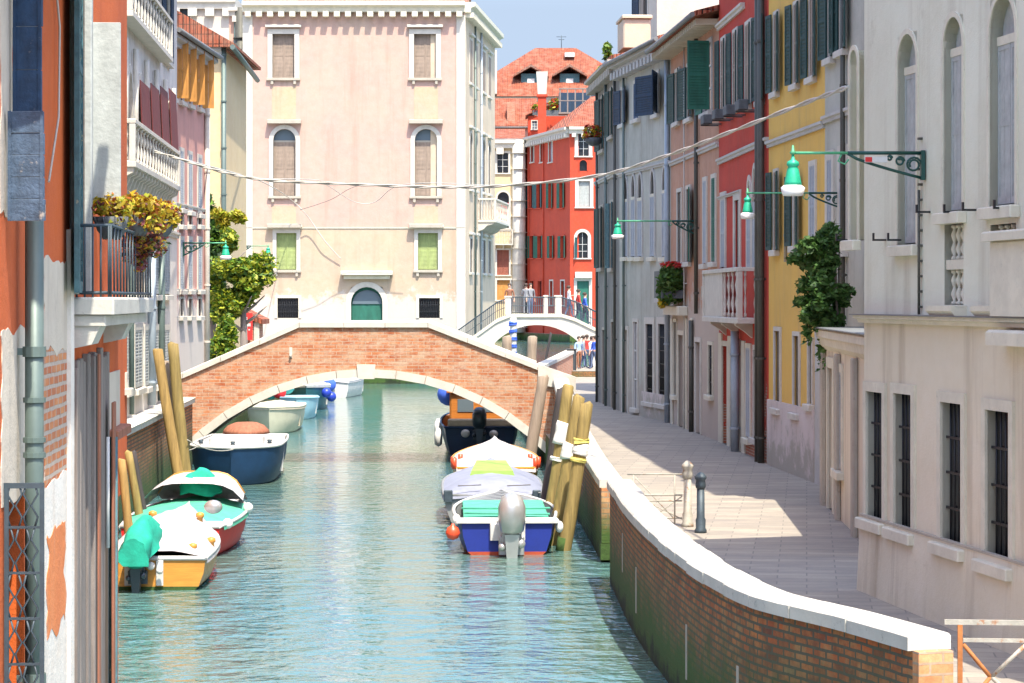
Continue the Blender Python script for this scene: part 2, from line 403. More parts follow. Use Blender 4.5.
class Bld:
    def __init__(s, name, label, P0, P1, z0, z1, D, mat, cat='building', group=None):
        s.p0 = Vector(P0); s.p1 = Vector(P1); d = s.p1-s.p0; s.L = d.length; s.d = d/s.L
        s.root = empty(name, (P0[0], P0[1], 0), math.atan2(d.y, d.x), label, cat, group)
        s.z0, s.z1, s.D, s.mat = z0, z1, D, mat; s.op = []; s.k = 1.0; s.rv = .16
    def u(s, px):
        a = (px-CX)/F; return (a*s.p0.y-s.p0.x)/(s.d.x-a*s.d.y)
    def Y(s, u): return s.p0.y+u*s.d.y
    def z(s, py, u): return H-(py-HY)*s.Y(u)/F
    def zp(s, px, py): return s.z(py, s.u(px))
    def win(s, x0, x1, y0, y1, kind='rect', rev=.16, fr=.12, proud=.04, frm='st_white', sill=True, hood=0, fill='glass', fm=None,
            sh=None, shw=None, ang=(172, 8), slats=True, mull=2, name='window', uz=False, sides='lr', smat=None, arched_pane=False):
        if rev == .16 or rev == .2: rev = min(rev, s.rv)
        fr *= s.k; proud *= s.k; rev *= s.k; hood *= s.k
        if uz: u0, u1, za, zb = x0, x1, y0, y1
        else:
            u0, u1 = sorted((s.u(x0), s.u(x1))); um = (u0+u1)/2; za, zb = s.z(y1, um), s.z(y0, um)
        s.op.append((u0, u1, za, zb, kind, rev)); w = u1-u0; h = zb-za
        ol = outline(u0, u1, za, zb, kind); c = (u0+u1)/2
        m = M()
        # surround
        if fr > 0:
            if kind == 'rect': oo = [(u0-fr, za), (u0-fr, zb+fr), (u1+fr, zb+fr), (u1+fr, za)]
            else:
                oo = []
                for i, p in enumerate(ol):
                    a = ol[max(i-1, 0)]; b = ol[min(i+1, len(ol)-1)]; t = Vector((b[0]-a[0], b[1]-a[1])).normalized()
                    oo.append((p[0]-t.y*fr, p[1]+t.x*fr) if 0 < i < len(ol)-1 else (p[0]-fr if i == 0 else p[0]+fr, p[1]))
            for (a, b, A, B) in zip(ol, ol[1:], oo, oo[1:]):
                m.poly([(a[0], -proud, a[1]), (b[0], -proud, b[1]), (B[0], -proud, B[1]), (A[0], -proud, A[1])])
                m.poly([(A[0], -proud, A[1]), (B[0], -proud, B[1]), (B[0], .002, B[1]), (A[0], .002, A[1])])
                m.poly([(a[0], -proud, a[1]), (b[0], -proud, b[1]), (b[0], .03, b[1]), (a[0], .03, a[1])])
        else: fr = .02
        m.box(u0+.001, u1-.001, rev-.01, rev+.03, za+.001, za+.03)
        if hood: m.bbox(u0-fr-.12, u1+fr+.12, -proud-hood, .01, zb+fr+.1, zb+fr+.24, .02)
        wn = m.build(name, frm, s.root, fix=False)
        if sill:
            q = M(); sm = -proud-.1
            q.bbox(u0-fr-.06, u1+fr+.06, sm, .01, za-.14, za-.003, .015)
            if sill == 'c':
                for cx in (u0-.02, u1+.02): q.bbox(cx-.08, cx+.08, sm+.03, .01, za-.36, za-.141, .02)
            q.build('sill', smat or frm, wn)
        # filling
        if fill in ('glass', 'dark', 'grille'):
            q = M(); q.prism(ol, rev-.02, rev); q.build('pane', fm if (fm and fill == 'glass') else ('glass' if fill == 'glass' else 'glassdark'), wn)
            if fill == 'glass' and mull:
                q = M(); t = min(.05, w*.08)
                q.box(c-t/2, c+t/2, rev-.05, rev-.021, za+.01, zb-.02*h)
                q.box(u0, u0+t, rev-.05, rev-.021, za, zb-(w/2 if kind != 'rect' else 0)); q.box(u1-t, u1, rev-.05, rev-.021, za, zb-(w/2 if kind != 'rect' else 0))
                for i in range(1, mull+1): z = za+(h-(w/2 if kind != 'rect' else 0))*i/(mull+1); q.box(u0+t+.001, u1-t-.001, rev-.048, rev-.023, z-t/2, z+t/2)
                q.build('sash', smat or 'white_paint' if frm != 'st_dirty' else 'sh_brown', wn)
            if fill == 'grille':
                q = M(); k = max(2, int(w/.13))
                for i in range(1, k): x = u0+w*i/k; q.tube([(x, rev*.4, za), (x, rev*.4, zb-.01)], .012, 6)
                for i in range(1, int(h/.45)+1): z = za+h*i/(int(h/.45)+1); q.box(u0, u1, rev*.4-.008, rev*.4+.008, z-.015, z+.015)
                q.build('grille', 'metal_black', wn)
        elif fill == 'shut':
            hh = h
            if kind != 'rect':
                hh = h-(w/2 if kind == 'arch' else w*1.2)-.05; q = M(); q.prism(ol, rev-.02, rev); q.build('pane', fm or 'glassblue', wn)
                q = M(); q.box(u0+.002, u1-.002, rev-.09, rev-.021, za+hh-.05, za+hh+.05); q.build('transom', smat or 'sh_brown', wn)
                hh -= .06
            for k in (0, 1): leaf_mesh(w/2-.01, hh, sh, wn, (u0+.003+k*(w/2+.002), rev-.08, za+.03), 0, slats)
        if sh and fill != 'shut':
            lw = shw or w/2; top = h-(0 if kind == 'rect' else w*.5)
            if 'l' in sides: leaf_mesh(lw, top, sh, wn, (u0-.01, -proud-.012, za+.01), rad(180+abs(180-ang[0])) , slats)
            if 'r' in sides: leaf_mesh(lw, top, sh, wn, (u1+.01, -proud-.012-.036, za+.01), -rad(ang[1]), slats)
        return wn
    def door(s, x0, x1, y0, mat='wood_pale', kind='rect', z0=None, fr=.14, rev=.14, frm='st_white', uz=None, panels=3):
        if uz: u0, u1, za, zb = uz
        else:
            u0, u1 = sorted((s.u(x0), s.u(x1))); za = s.z0 if z0 is None else z0; zb = s.z(y0, (u0+u1)/2)
        wn = s.win(u0, u1, za, zb, kind, rev, fr, .04, frm, False, 0, None, uz=True, name='door')
        q = M(); w = u1-u0; h = zb-za; ol = outline(u0, u1, za, zb, kind); q.prism(ol, rev-.03, rev)
        for k in (0, 1):
            a = u0+.02+k*w/2; b = a+w/2-.04
            for i in range(panels): q.box(a+.05, b-.05, rev-.05, rev-.031, za+.12+(h*(.8 if kind != 'rect' else .95)-.1)*i/panels, za+(h*(.8 if kind != 'rect' else .95))*(i+1)/panels-.02)
        d = q.build('door_leaf', mat, wn)
        q = M(); q.ball((u0+w/2+.06, rev-.07, za+1.05), .035); q.build('handle', 'metal_black', wn)
        return wn
    def wall(s, mats=None, name='wall', u0=0, u1=None, z0=None, z1=None):
        m = M(); L = s.L; u1 = L if u1 is None else u1; z0 = s.z0 if z0 is None else z0; z1 = s.z1 if z1 is None else z1
        us = sorted({round(x, 4) for x in [u0, u1]+[v for o in s.op for v in o[:2] if u0 < v < u1]})
        zs = sorted({round(x, 4) for x in [z0, z1]+[v for o in s.op for v in o[2:4] if z0 < v < z1]})
        for a, b in zip(us, us[1:]):
            for c, d in zip(zs, zs[1:]):
                cu, cz = (a+b)/2, (c+d)/2
                if any(o[0] < cu < o[1] and o[2] < cz < o[3] for o in s.op): continue
                m.poly([(a, 0, c), (b, 0, c), (b, 0, d), (a, 0, d)])
        for (a, b, c, d, kind, rev) in s.op:
            ol = outline(a, b, c, d, kind)
            if kind != 'rect':
                mid = len(ol)//2
                for i in range(1, len(ol)-2):
                    corner = (a, d) if i < mid else (b, d)
                    m.poly([(ol[i][0], 0, ol[i][1]), (ol[i+1][0], 0, ol[i+1][1]), (corner[0], 0, corner[1])])
            pts = ol+[ol[0]]
            for p, q in zip(pts, pts[1:]): m.poly([(p[0], 0, p[1]), (q[0], 0, q[1]), (q[0], rev, q[1]), (p[0], rev, p[1])])
        D = s.D
        m.poly([(u0, 0, z0), (u0, D, z0), (u0, D, z1), (u0, 0, z1)]); m.poly([(u1, 0, z0), (u1, 0, z1), (u1, D, z1), (u1, D, z0)])
        m.poly([(u0, D, z0), (u1, D, z0), (u1, D, z1), (u0, D, z1)]); m.poly([(u0, 0, z1), (u1, 0, z1), (u1, D, z1), (u0, D, z1)])
        return m.build(name, mats or s.mat, s.root, fix=False)
    def band(s, z, h, proud, mat, name='string_course', u0=None, u1=None, dent=0, ends=0):
        u0 = 0-ends if u0 is None else u0; u1 = s.L+ends if u1 is None else u1
        h *= s.k; proud *= s.k; dent *= s.k
        m = M(); m.prism([(.002, z), (-proud*.55, z), (-proud*.6, z+h*.45), (-proud, z+h*.6), (-proud, z+h), (.002, z+h)], u0, u1, 'x')
        if dent:
            k = int((u1-u0)/dent)
            for i in range(k): c = u0+(i+.5)*(u1-u0)/k; m.bbox(c-dent*.27, c+dent*.27, -proud*.85, .001, z-dent*.45, z-.002, .01)
        return m.build(name, mat, s.root)
    def roof(s, over=.5, rise=1.6, mat='tile_red', z=None, ends=.15, th=.14, gutter=True, name='roof'):
        z = s.z1 if z is None else z; D = s.D
        prof = [(-over, z+.02), (-over, z+.02+th), (D/2, z+rise+th), (D+over, z+th), (D+over, z), (D/2, z+rise-.05)]
        m = M(); m.prism(prof, -ends, s.L+ends, 'x'); r = m.build(name, mat, s.root)
        if gutter:
            g = M(); g.tube([(-ends, -over-.06, z+.06), (s.L+ends, -over-.06, z+.06)], .075, 8); g.build('gutter', 'lead', s.root)
        return r
    def pipe(s, px, mat='pipe_blue', r=.05, z0=None, z1=None, y=-.09, name='downpipe'):
        u = s.u(px); z0 = s.z0 if z0 is None else z0; z1 = s.z1 if z1 is None else z1
        m = M(); m.tube([(u, y, z0), (u, y, z1)], r, 10)
        z = z0+.6
        while z < z1: m.lathe([(r*1.25, -.03), (r*1.25, .03)], (u, y, z), 10, smooth=False); m.box(u-.02, u+.02, y, 0, z-.02, z+.02); z += 1.9
        return m.build(name, mat, s.root)
    def part(s, name, mat, fn):
        m = M(); fn(m); return m.build(name, mat, s.root)

def each(b, name, mat, items, fn):
    for it in items:
        m = M(); fn(m, it); m.build(name, mat, b.root)

def baluster(m, c, h, r=.06, n=8):
    m.lathe([(r*.8, 0), (r*.8, h*.08), (r*.35, h*.12), (r*.9, h*.3), (r*.5, h*.45), (r*.35, h*.5), (r*.5, h*.55), (r*.9, h*.7), (r*.35, h*.88), (r*.8, h*.92), (r*.8, h)], c, n)

def balcony(b, u0, u1, z, depth, h, mat='st_white', slab=.14, nb=5, corb=True, panel=None):
    """stone balcony on facade b: slab, balustrade, corbels"""
    m = M(); m.bbox(u0, u1, -depth, .0, z-slab, z, .02)
    sl = m.build('balcony', mat, b.root)
    q = M()
    q.bbox(u0, u1, -depth, -depth+.16, z+h-.1, z+h, .015)
    q.bbox(u0, u0+.16, -depth+.161, 0, z+h-.1, z+h, .015); q.bbox(u1-.16, u1, -depth+.161, 0, z+h-.1, z+h, .015)
    for cx in (u0+.08, u1-.08): q.bbox(cx-.07, cx+.07, -depth+.01, -depth+.15, z+.002, z+h-.102, .01)
    k = nb
    for i in range(k):
        x = u0+.16+(u1-u0-.32)*(i+.5)/k
        if panel and panel[0] <= i/k < panel[1]: q.box(x-(u1-u0-.32)/k/2, x+(u1-u0-.32)/k/2, -depth+.05, -depth+.11, z+.002, z+h-.102)
        else: baluster(q, (x, -depth+.08, z+.002), h-.104, .055)
    for i in range(max(2, int(depth/.18))):
        y = -depth+.22+(depth-.25)*i/max(1, int(depth/.18)-1)
        for cx in (u0+.08, u1-.08): baluster(q, (cx, y, z+.002), h-.104, .045)
    q.build('balustrade', mat, sl)
    if corb:
        k = max(2, int((u1-u0)/.7))
        for i in range(k):
            x = u0+.15+(u1-u0-.3)*i/(k-1); c = M()
            c.prism([(0, z-slab-.002), (-depth*.9, z-slab-.002), (-depth*.85, z-slab-.12), (-depth*.5, z-slab-.2), (-depth*.3, z-slab-.42), (0, z-slab-.55)], x-.09, x+.09, 'x')
            c.build('corbel', mat, sl)
    return sl

# ------------------------------------------------------------------ camera, world, sun
cam = bpy.data.cameras.new('Camera'); co = bpy.data.objects.new('Camera', cam); COL.objects.link(co)
co.location = (0, 0, H); co.rotation_euler = (rad(90), 0, 0)
cam.sensor_width = 36; cam.lens = F/1024*36; cam.shift_y = -(341.5-HY)/1024; cam.clip_start = .5; cam.clip_end = 3000
SC.camera = co
wd = bpy.data.worlds.new('World'); SC.world = wd; wd.use_nodes = True
nt = wd.node_tree; bg = nt.nodes['Background']; sky = nt.nodes.new('ShaderNodeTexSky'); sky.sky_type = 'NISHITA'; sky.sun_disc = False
EL, AZ = 62, 20
sky.sun_elevation = rad(EL); sky.sun_rotation = rad(180-AZ); sky.altitude = 0; sky.air_density = .75; sky.dust_density = 1.6; sky.ozone_density = 1.0
tcw = nt.nodes.new('ShaderNodeTexCoord'); sxw = nt.nodes.new('ShaderNodeSeparateXYZ'); nt.links.new(tcw.outputs['Generated'], sxw.inputs[0])
mrw = nt.nodes.new('ShaderNodeMapRange'); mrw.inputs['From Min'].default_value = .12; mrw.inputs['From Max'].default_value = .45; mrw.inputs['To Min'].default_value = 1; mrw.inputs['To Max'].default_value = 0
nt.links.new(sxw.outputs['Z'], mrw.inputs['Value'])
mxw = nt.nodes.new('ShaderNodeMix'); mxw.data_type = 'RGBA'; mxw.blend_type = 'DARKEN'; nt.links.new(mrw.outputs[0], mxw.inputs[0]); nt.links.new(sky.outputs[0], mxw.inputs[6]); mxw.inputs[7].default_value = (.93, 1.17, 1.52, 1)
nt.links.new(mxw.outputs[2], bg.inputs[0]); bg.inputs[1].default_value = .15
sl = bpy.data.lights.new('Sun', 'SUN'); sl.energy = 2.25; sl.angle = rad(.5); sl.color = (1, .92, .77)
so = bpy.data.objects.new('Sun', sl); COL.objects.link(so)
dv = Vector((math.sin(rad(AZ))*math.cos(rad(EL)), -math.cos(rad(AZ))*math.cos(rad(EL)), math.sin(rad(EL))))
so.rotation_euler = dv.to_track_quat('Z', 'Y').to_euler(); so.location = (20, -40, 60)
SC.view_settings.view_transform = 'Standard'; SC.view_settings.look = 'None'; SC.view_settings.exposure = 2.0; SC.view_settings.gamma = 1
SC.cycles.max_bounces = 6; SC.cycles.use_denoising = True

# ------------------------------------------------------------------ ground, water
m = M(); m.poly([(-900, -60, -2.2), (900, -60, -2.2), (900, 1800, -2.2), (-900, 1800, -2.2)])
tag(m.build('canal_bed', 'soil'), kind='structure')
m = M(); m.poly([(-400, -60, 0), (400, -60, 0), (400, 900, 0), (-400, 900, 0)])
tag(m.build('canal_water', 'water'), kind='structure')
QZ = .9
def land(name, poly, z=QZ, mat='paving', side='br_quay'):
    m = M(); n = len(poly); m.poly([(x, y, z) for x, y in poly]); m.cur = 1; acc = 0
    for i in range(n):
        a, b = poly[i], poly[(i+1) % n]; d = math.dist(a, b)
        m.poly([(a[0], a[1], -2.1), (b[0], b[1], -2.1), (b[0], b[1], z), (a[0], a[1], z)], [(acc, -2.1), (acc+d, -2.1), (acc+d, z), (acc, z)]); acc += d
    return tag(m.build(name, [mat, side]), kind='structure')
PA = [(1.66, 40.7), (1.70, 37.8), (1.745, 34.9), (1.86, 31.9), (2.03, 29.05), (2.2, 27.1), (2.48, 25.2), (2.82, 24.2), (3.2, 23.3), (3.66, 21.9)]
RB = [(.3, 92), (.62, 80), (.98, 70), (1.1, 66), (1.28, 58), (1.5, 50), (1.66, 44.02), (2.1, 44.01), (2.1, 40.72), (1.70, 40.71)]+[(x+.02, y) for x, y in PA[1:]]+[(4.6, 16), (5.0, 8), (5.0, -20), (60, -20), (60, 134), (6.2, 134), (4.6, 131.5), (3.1, 126)]
land('pavement', RB)
land('left_bank', [(-1.9, -20), (-1.9, 10), (-2.75, 12), (-3.3, 20.4), (-5.6, 21), (-6.7, 30), (-8.85, 53.8), (-9.35, 64), (-9.6, 72), (-10.0, 86), (-10.3, 128), (-10.3, 137.9), (-2.7, 137.9), (-1.1, 155), (-2.2, 287.5), (1.4, 287.6), (6.5, 269.5), (40, 269.5), (60, 290), (60, 500), (-120, 500), (-120, -20)])
land('bridge_landing', [(2.9, 121.5), (9, 121.5), (9, 133), (5, 133), (3.2, 127)], 1.2)
m = M(); m.poly([(-900, 480, .85), (900, 480, .85), (900, 1800, .85), (-900, 1800, .85)])
tag(m.build('far_ground', 'paving'), kind='structure')

# quay walls ----------------------------------------------------------
def strip(path, off0, off1, z0, z1, mat, name, parent, steps=1):
    """solid strip following the path; off: distance to the right of travel direction; z may be lists"""
    n = len(path); pts = [Vector(p) for p in path]; nr = []
    for i in range(n):
        d = (pts[min(i+1, n-1)]-pts[max(i-1, 0)]).normalized(); nr.append(Vector((-d.y, d.x)))
    Z0 = z0 if isinstance(z0, list) else [z0]*n; Z1 = z1 if isinstance(z1, list) else [z1]*n
    a = [p+k*off0 for p, k in zip(pts, nr)]; b = [p+k*off1 for p, k in zip(pts, nr)]
    m = M(); acc = 0
    for i in range(n-1):
        d = (pts[i+1]-pts[i]).length
        for q, r in ((a[i], a[i+1]), (b[i], b[i+1])):
            m.poly([(*q, Z0[i]), (*r, Z0[i+1]), (*r, Z1[i+1]), (*q, Z1[i])], [(acc, Z0[i]), (acc+d, Z0[i+1]), (acc+d, Z1[i+1]), (acc, Z1[i])])
        for Z in (Z0, Z1): m.poly([(*a[i], Z[i]), (*a[i+1], Z[i+1]), (*b[i+1], Z[i+1]), (*b[i], Z[i])])
        acc += d
    for i in (0, n-1): m.poly([(*a[i], Z0[i]), (*b[i], Z0[i]), (*b[i], Z1[i]), (*a[i], Z1[i])], [(0, Z0[i]), (.35, Z0[i]), (.35, Z1[i]), (0, Z1[i])])
    o = m.build(name, mat, parent)
    return o
def smooth(path, k=4):
    out = []
    for i in range(len(path)-1):
        p0 = Vector(path[max(i-1, 0)]); p1 = Vector(path[i]); p2 = Vector(path[i+1]); p3 = Vector(path[min(i+2, len(path)-1)])
        for j in range(k):
            t = j/k; out.append(tuple(.5*((2*p1)+(-p0+p2)*t+(2*p0-5*p1+4*p2-p3)*t*t+(-p0+3*p1-3*p2+p3)*t**3)))
    out.append(path[-1]); return out
def cap_blocks(path, off0, off1, Z0, th, mat, parent, L=1.05):
    n = len(path); pts = [Vector(p) for p in path]
    acc = [0]
    for i in range(n-1): acc.append(acc[-1]+(pts[i+1]-pts[i]).length)
    def at(s_):
        s_ = min(max(s_, 0), acc[-1]-1e-6)
        for i in range(n-1):
            if acc[i+1] > s_:
                t = (s_-acc[i])/(acc[i+1]-acc[i]); d = (pts[min(i+2, n-1)]-pts[max(i-1, 0)]).normalized()
                return pts[i].lerp(pts[i+1], t), Vector((-d.y, d.x)), Z0[i]*(1-t)+Z0[i+1]*t
    m = M(); s_ = 0
    while s_ < acc[-1]-.05:
        l = L*R.uniform(.7, 1.3); e = min(s_+l, acc[-1]); 
        if acc[-1]-e < .4: e = acc[-1]
        j = R.uniform(-.006, .006); dz = R.uniform(-.006, .006); k = 4; rings = []
        for q in range(k+1):
            ss = s_+.010+(e-s_-.020)*q/k; p, nn, z = at(ss); z += dz
            A = p+nn*(off0+j); B = p+nn*(off1+j); bb = .025; wv = R.uniform(-.003, .003)
            sec = [(A, z), (A, z+th-bb+wv), (A+nn*bb, z+th+wv*.5), (B-nn*bb, z+th), (B, z+th-bb), (B, z)]
            rings.append([(v.x, v.y, zz) for v, zz in sec])
        m.loft(rings, True, True); s_ = e
    return m.build('coping', mat, parent)

# parapet A (foreground, curved)
PAs = smooth(PA, 4)
pr = empty('parapet_wall', (PA[-1][0], PA[-1][1], 0), 0, 'curved brick parapet with white stone coping in the right foreground', 'parapet')
def reparent(o, root):   # keep world position
    o.parent = root; o.location = (-root.location.x, -root.location.y, 0)
    return o
o = strip(PAs, 0, .34, -2, 1.6, ['br_quay'], 'wall', None); reparent(o, pr)
o = cap_blocks(PAs, -.05, .39, [1.602]*len(PAs), .15, 'st_cap', None); reparent(o, pr)
# end pier of parapet, sunlight put into its brighter brick
e = Vector(PA[-1]); d = (Vector(PA[-1])-Vector(PA[-2])).normalized(); nn = Vector((-d.y, d.x))
pp = [tuple(e+d*.002), tuple(e+d*.12)]
o = strip(pp, -.006, .346, .88, 1.6, ['br_sunlit_end'], 'end_pier', None); reparent(o, pr)
# pale weep strips in canal face
m = M()
for i, (za, zb) in zip((9, 17, 23, 5), ((.35, 1.0), (.3, .95), (.2, .9), (.6, 1.2))):
    p = Vector(PAs[i]); q = Vector(PAs[i+1]); dd = (q-p).normalized(); k = Vector((-dd.y, dd.x))
    a = p-k*.012; b = a+dd*.07; m.poly([(*a, za), (*b, za), (*b, zb), (*a, zb)]); c = p+k*.01; f = c+dd*.07
    m.poly([(*a, zb), (*b, zb), (*f, zb), (*c, zb)]); m.poly([(*b, za), (*f, za), (*f, zb), (*b, zb)]); m.poly([(*a, za), (*c, za), (*c, zb), (*a, zb)])
o = m.build('weep_strip', 'st_dirty', None); reparent(o, pr)
# parapet B, sloping down from the bridge
PB = [(1.22, 69.9), (1.26, 66), (1.3, 63), (1.36, 59), (1.42, 55), (1.5, 50), (1.58, 46.5), (1.63, 44)]
ZB = [2.38, 2.1, 1.93, 1.72, 1.58, 1.45, 1.38, 1.36]
pr2 = empty('quay_parapet', (1.63, 44, 0), 0, 'straight brick quay wall running from the near bridge down to the mooring poles', 'wall')
o = strip(PB, 0, .36, -2, ZB, ['br_quay'], 'wall', None); reparent(o, pr2)
o = cap_blocks(PB, -.03, .42, [z+.002 for z in ZB], .15, 'st_cap', None, 1.4); reparent(o, pr2)
o = strip([(1.63, 43.998), (1.64, 43.86)], -.004, .364, .35, 1.36, ['br_sunlit_end'], 'end_pier', None); reparent(o, pr2)
o = strip([(1.63, 43.998), (1.64, 43.82)], -.02, .38, .05, .34, ['moss'], 'mossy_foot', None); reparent(o, pr2)
# left bank wall with coping
lw = empty('bank_wall', (-8.3, 50.5, 0), 0, 'low brick canal wall with white ledge below the white balconied palace on the left', 'wall')
PL = [(-9.12, 68.5), (-8.85, 62), (-8.52, 55.5), (-8.3, 50.5)]
o = strip(PL, 0, -.45, -2, 1.88, ['br_quay'], 'wall', None); reparent(o, lw)
o = cap_blocks(PL, .08, -.5, [1.882]*4, .14, 'st_cap', None, 1.3); reparent(o, lw)

# ------------------------------------------------------------------ near bridge
def brtop(x):
    pts = [(-10.9, 1.95), (-6.2, 4.0), (-2.45, 4.0), (1.55, 2.45), (2.0, 2.4)]
    for a, b in zip(pts, pts[1:]):
        if x <= b[0]:
            t = (x-a[0])/(b[0]-a[0]); return a[1]*(1-t)+b[1]*t
    return pts[-1][1]
AC, AR, AZc = -4.25, 7.3, 2.56-7.3
def soff(x):
    d = AR*AR-(x-AC)**2
    return AZc+math.sqrt(d) if d > 0 and AZc+math.sqrt(d) > -1.5 else -1.5
br = empty('brick_bridge', (AC, 70, 0), 0, 'arched brick footbridge with white stone arch ring crossing the canal in the middle distance', 'bridge')
xs = [-10.8+12.6*i/126 for i in range(127)]
for (y0, y1, dk_) in ((0, .32, 0), (.322, 2.9, .95), (2.902, 3.2, 0)):
    m = M()
    for a, b in zip(xs, xs[1:]):
        ta, tb = brtop(a)-dk_, brtop(b)-dk_; sa, sb = soff(a), soff(b)
        if dk_ and b > -10.9: pass
        A, B = a-AC, b-AC
        for y in (y0, y1): m.poly([(A, y, sa), (B, y, sb), (B, y, tb), (A, y, ta)])
        m.poly([(A, y0, sa), (B, y0, sb), (B, y1, sb), (A, y1, sa)]); m.poly([(A, y0, ta), (B, y0, tb), (B, y1, tb), (A, y1, ta)])
    for x in (xs[0], xs[-1]): m.poly([(x-AC, y0, soff(x)), (x-AC, y1, soff(x)), (x-AC, y1, brtop(x)-dk_), (x-AC, y0, brtop(x)-dk_)])
    m.build({0: 'parapet', .95: 'deck'}[dk_], 'br_bridge' if not dk_ else 'br_quay', br, fix=False)
for y0 in (-.07, 2.86):
    m = M(); ks = [-10.8, -9.6, -8.5, -7.35, -6.2, -4.9, -3.7, -2.45, -1.3, -.2, .75]
    for a, b in zip(ks, ks[1:]):
        ta, tb = brtop(a), brtop(b); A, B = a-AC+.006, b-AC-.006
        m.loft([[(A, y0, ta+.002), (A, y0, ta+.15), (A, y0+.03, ta+.18), (A, y0+.42, ta+.18), (A, y0+.45, ta+.002)], [(B, y0, tb+.002), (B, y0, tb+.15), (B, y0+.03, tb+.18), (B, y0+.42, tb+.18), (B, y0+.45, tb+.002)]], True, True)
    m.build('coping', 'st_white', br)
m = M(); a = .76-AC
m.loft([[(a, -.08, 2.35), (a, -.08, 2.93), (a, .46, 2.93), (a, .46, 2.35)], [(a+1.1, -.08, 2.12), (a+1.1, -.08, 2.55), (a+1.1, .46, 2.55), (a+1.1, .46, 2.12)]], True, True)
m.build('end_block', 'st_white', br)
for y0, y1 in ((-.06, .2), (3.0, 3.26)):
    m = M(); a0 = math.asin(5.35/AR); k = 14
    for i in range(k):
        t0 = -a0+2*a0*i/k; t1 = -a0+2*a0*(i+1)/k
        g = .0012
        sec = []
        for t in (t0+g, t1-g):
            for r in (AR-.012, AR+.23): sec.append((r*math.sin(t), AZc+r*math.cos(t)))
        poly = [sec[0], sec[1], sec[3], sec[2]]
        m.prism(poly, y0+R.uniform(-.006, .006), y1)
    m.prism([(-.24, 2.50), (-.27, 2.92), (.27, 2.92), (.24, 2.50)], y0-.05, y1)
    m.build('arch_ring', 'st_white', br)
m = M(); m.tube([(-2.2, -.03, 3.2), (-2.2, -.1, 3.2)], .04, 8); m.box(-2.24, -2.16, -.03, .0, 3.12, 3.42)
m.build('wall_tie', 'st_white', br)

# ------------------------------------------------------------------ RIGHT SIDE BUILDINGS
XY = lambda px, Y: (PX(px, Y), Y)
# old grey house at the bend
b = Bld('old_house', 'weathered dark grey house at the far bend with green shutters and roof terrace', XY(596, 93), XY(619.5, 84.4), QZ, 13.2, 9, 'pl_oldgrey')
b.rv = .045
b.win(601, 605, 98, 150, fill='dark', sh='sh_green', frm='st_dirty'); b.win(610.5, 614, 90, 136, fill='dark', sh='sh_green', frm='st_dirty')
b.win(600, 603.5, 208, 268, fill='dark', sh='sh_green', frm='st_dirty'); b.win(611, 614, 203, 268, fill='dark', sh='sh_oldg' if 0 else 'sh_weather', frm='st_dirty')
b.door(603, 606, 330, 'wood_board', frm='st_dirty', fr=.1)
b.door(612, 614.5, 322, 'wood_board', frm='st_dirty', fr=.1)
b.wall(); b.band(PZ(182, 90), .14, .1, 'st_grey'); b.band(13.0, .25, .45, 'st_dirty', 'cornice', dent=.6, ends=.2)
for px in (599, 608, 617): b.pipe(px, 'pipe_dark' if px != 608 else 'pipe_grey', .05)
b.roof(.3, .9, 'tile_red', z=13.25, gutter=False)
def terr(m):
    m.bbox(4.6, 6.6, .35, 1.35, 13.9, 14.95, .05); m.bbox(4.5, 6.7, .3, 1.4, 14.952, 15.07, .03)
b.part('terrace_wall', 'pl_pale', terr)

# big perpendicular leaf hinge helper uses ang
g = Bld('gothic_house', 'grey plaster house with a row of pointed windows and blue shutters beyond the brown house', XY(619.5, 84.4), (5.04, 76.1), QZ, 13.0, 10, 'pl_grey')
g.rv = .045
g.win(622, 625, 90, 124, fill='dark', sh='sh_navy', shw=.7); g.win(634.5, 639.5, 83, 119, fill='shut', sh='sh_blue'); g.win(655, 659, 74, 114, fill='dark', sh='sh_navy', shw=1.1, ang=(160, 20))
for x0, x1 in ((624.5, 628), (632, 635.5), (638.5, 642.5), (651, 655), (663, 667)):
    y0 = 178-(x0-624)*.27
    g.win(x0, x1, y0, 257, 'gothic', fill='shut', sh='sh_pale', fm='glassdark', fr=.12, frm='st_grey', smat='st_warm')
g.door(623, 628, 330, 'wood_pale'); g.win(634, 638, 322, 408, fill='glass', fm='glassdark', frm='st_white'); 
g.win(646.5, 653.5, 324, 402, fill='grille', frm='st_white', fr=.22); g.win(659, 666, 324, 404, fill='grille', frm='st_white', fr=.22)
g.wall(); g.band(PZ(170, 80)-.02, .12, .09, 'st_grey'); g.band(12.75, .28, .42, 'st_grey', 'cornice', dent=.55, ends=.1); g.roof(.45, 1.5, 'tile_red')
g.pipe(669.6, 'pipe_blue', .08); g.pipe(626, 'pipe_grey', .045)
g.part('plinth', 'pl_pinkbase', lambda m: m.box(g.u(643), g.u(668.5), -.05, .0, QZ, 1.75))

w = Bld('brown_house', 'terracotta brown plaster house with green shutters between the grey and red houses', (5.04, 76.1), XY(719, 66.2), QZ, 12.6, 10, 'pl_brown')
w.rv = .045
w.win(676, 680, 72, 122, fill='dark', sh='sh_green', shw=.8); w.win(688, 692.5, 66, 118, fill='dark', sh='sh_green', shw=.9)
w.win(704, 712, 44, 112, fill='glass', sh='sh_green2', shw=.62, ang=(172, 88), frm='st_grey')
w.win(678, 682, 192, 262, fill='dark', frm='st_white'); w.win(687, 691, 189, 262, fill='dark', sh='sh_green2', sides='r', shw=.8)
w.win(704, 707, 181, 264, fill='shut', sh='sh_pale'); w.win(712.5, 716, 178, 262, fill='shut', sh='sh_green2')
w.door(679, 684, 335, 'wood_board', frm='st_warm'); w.door(696, 701, 342, 'sh_pale', frm='st_white'); w.win(709, 713, 345, 395, fill='grille', frm='st_warm', fr=.1)
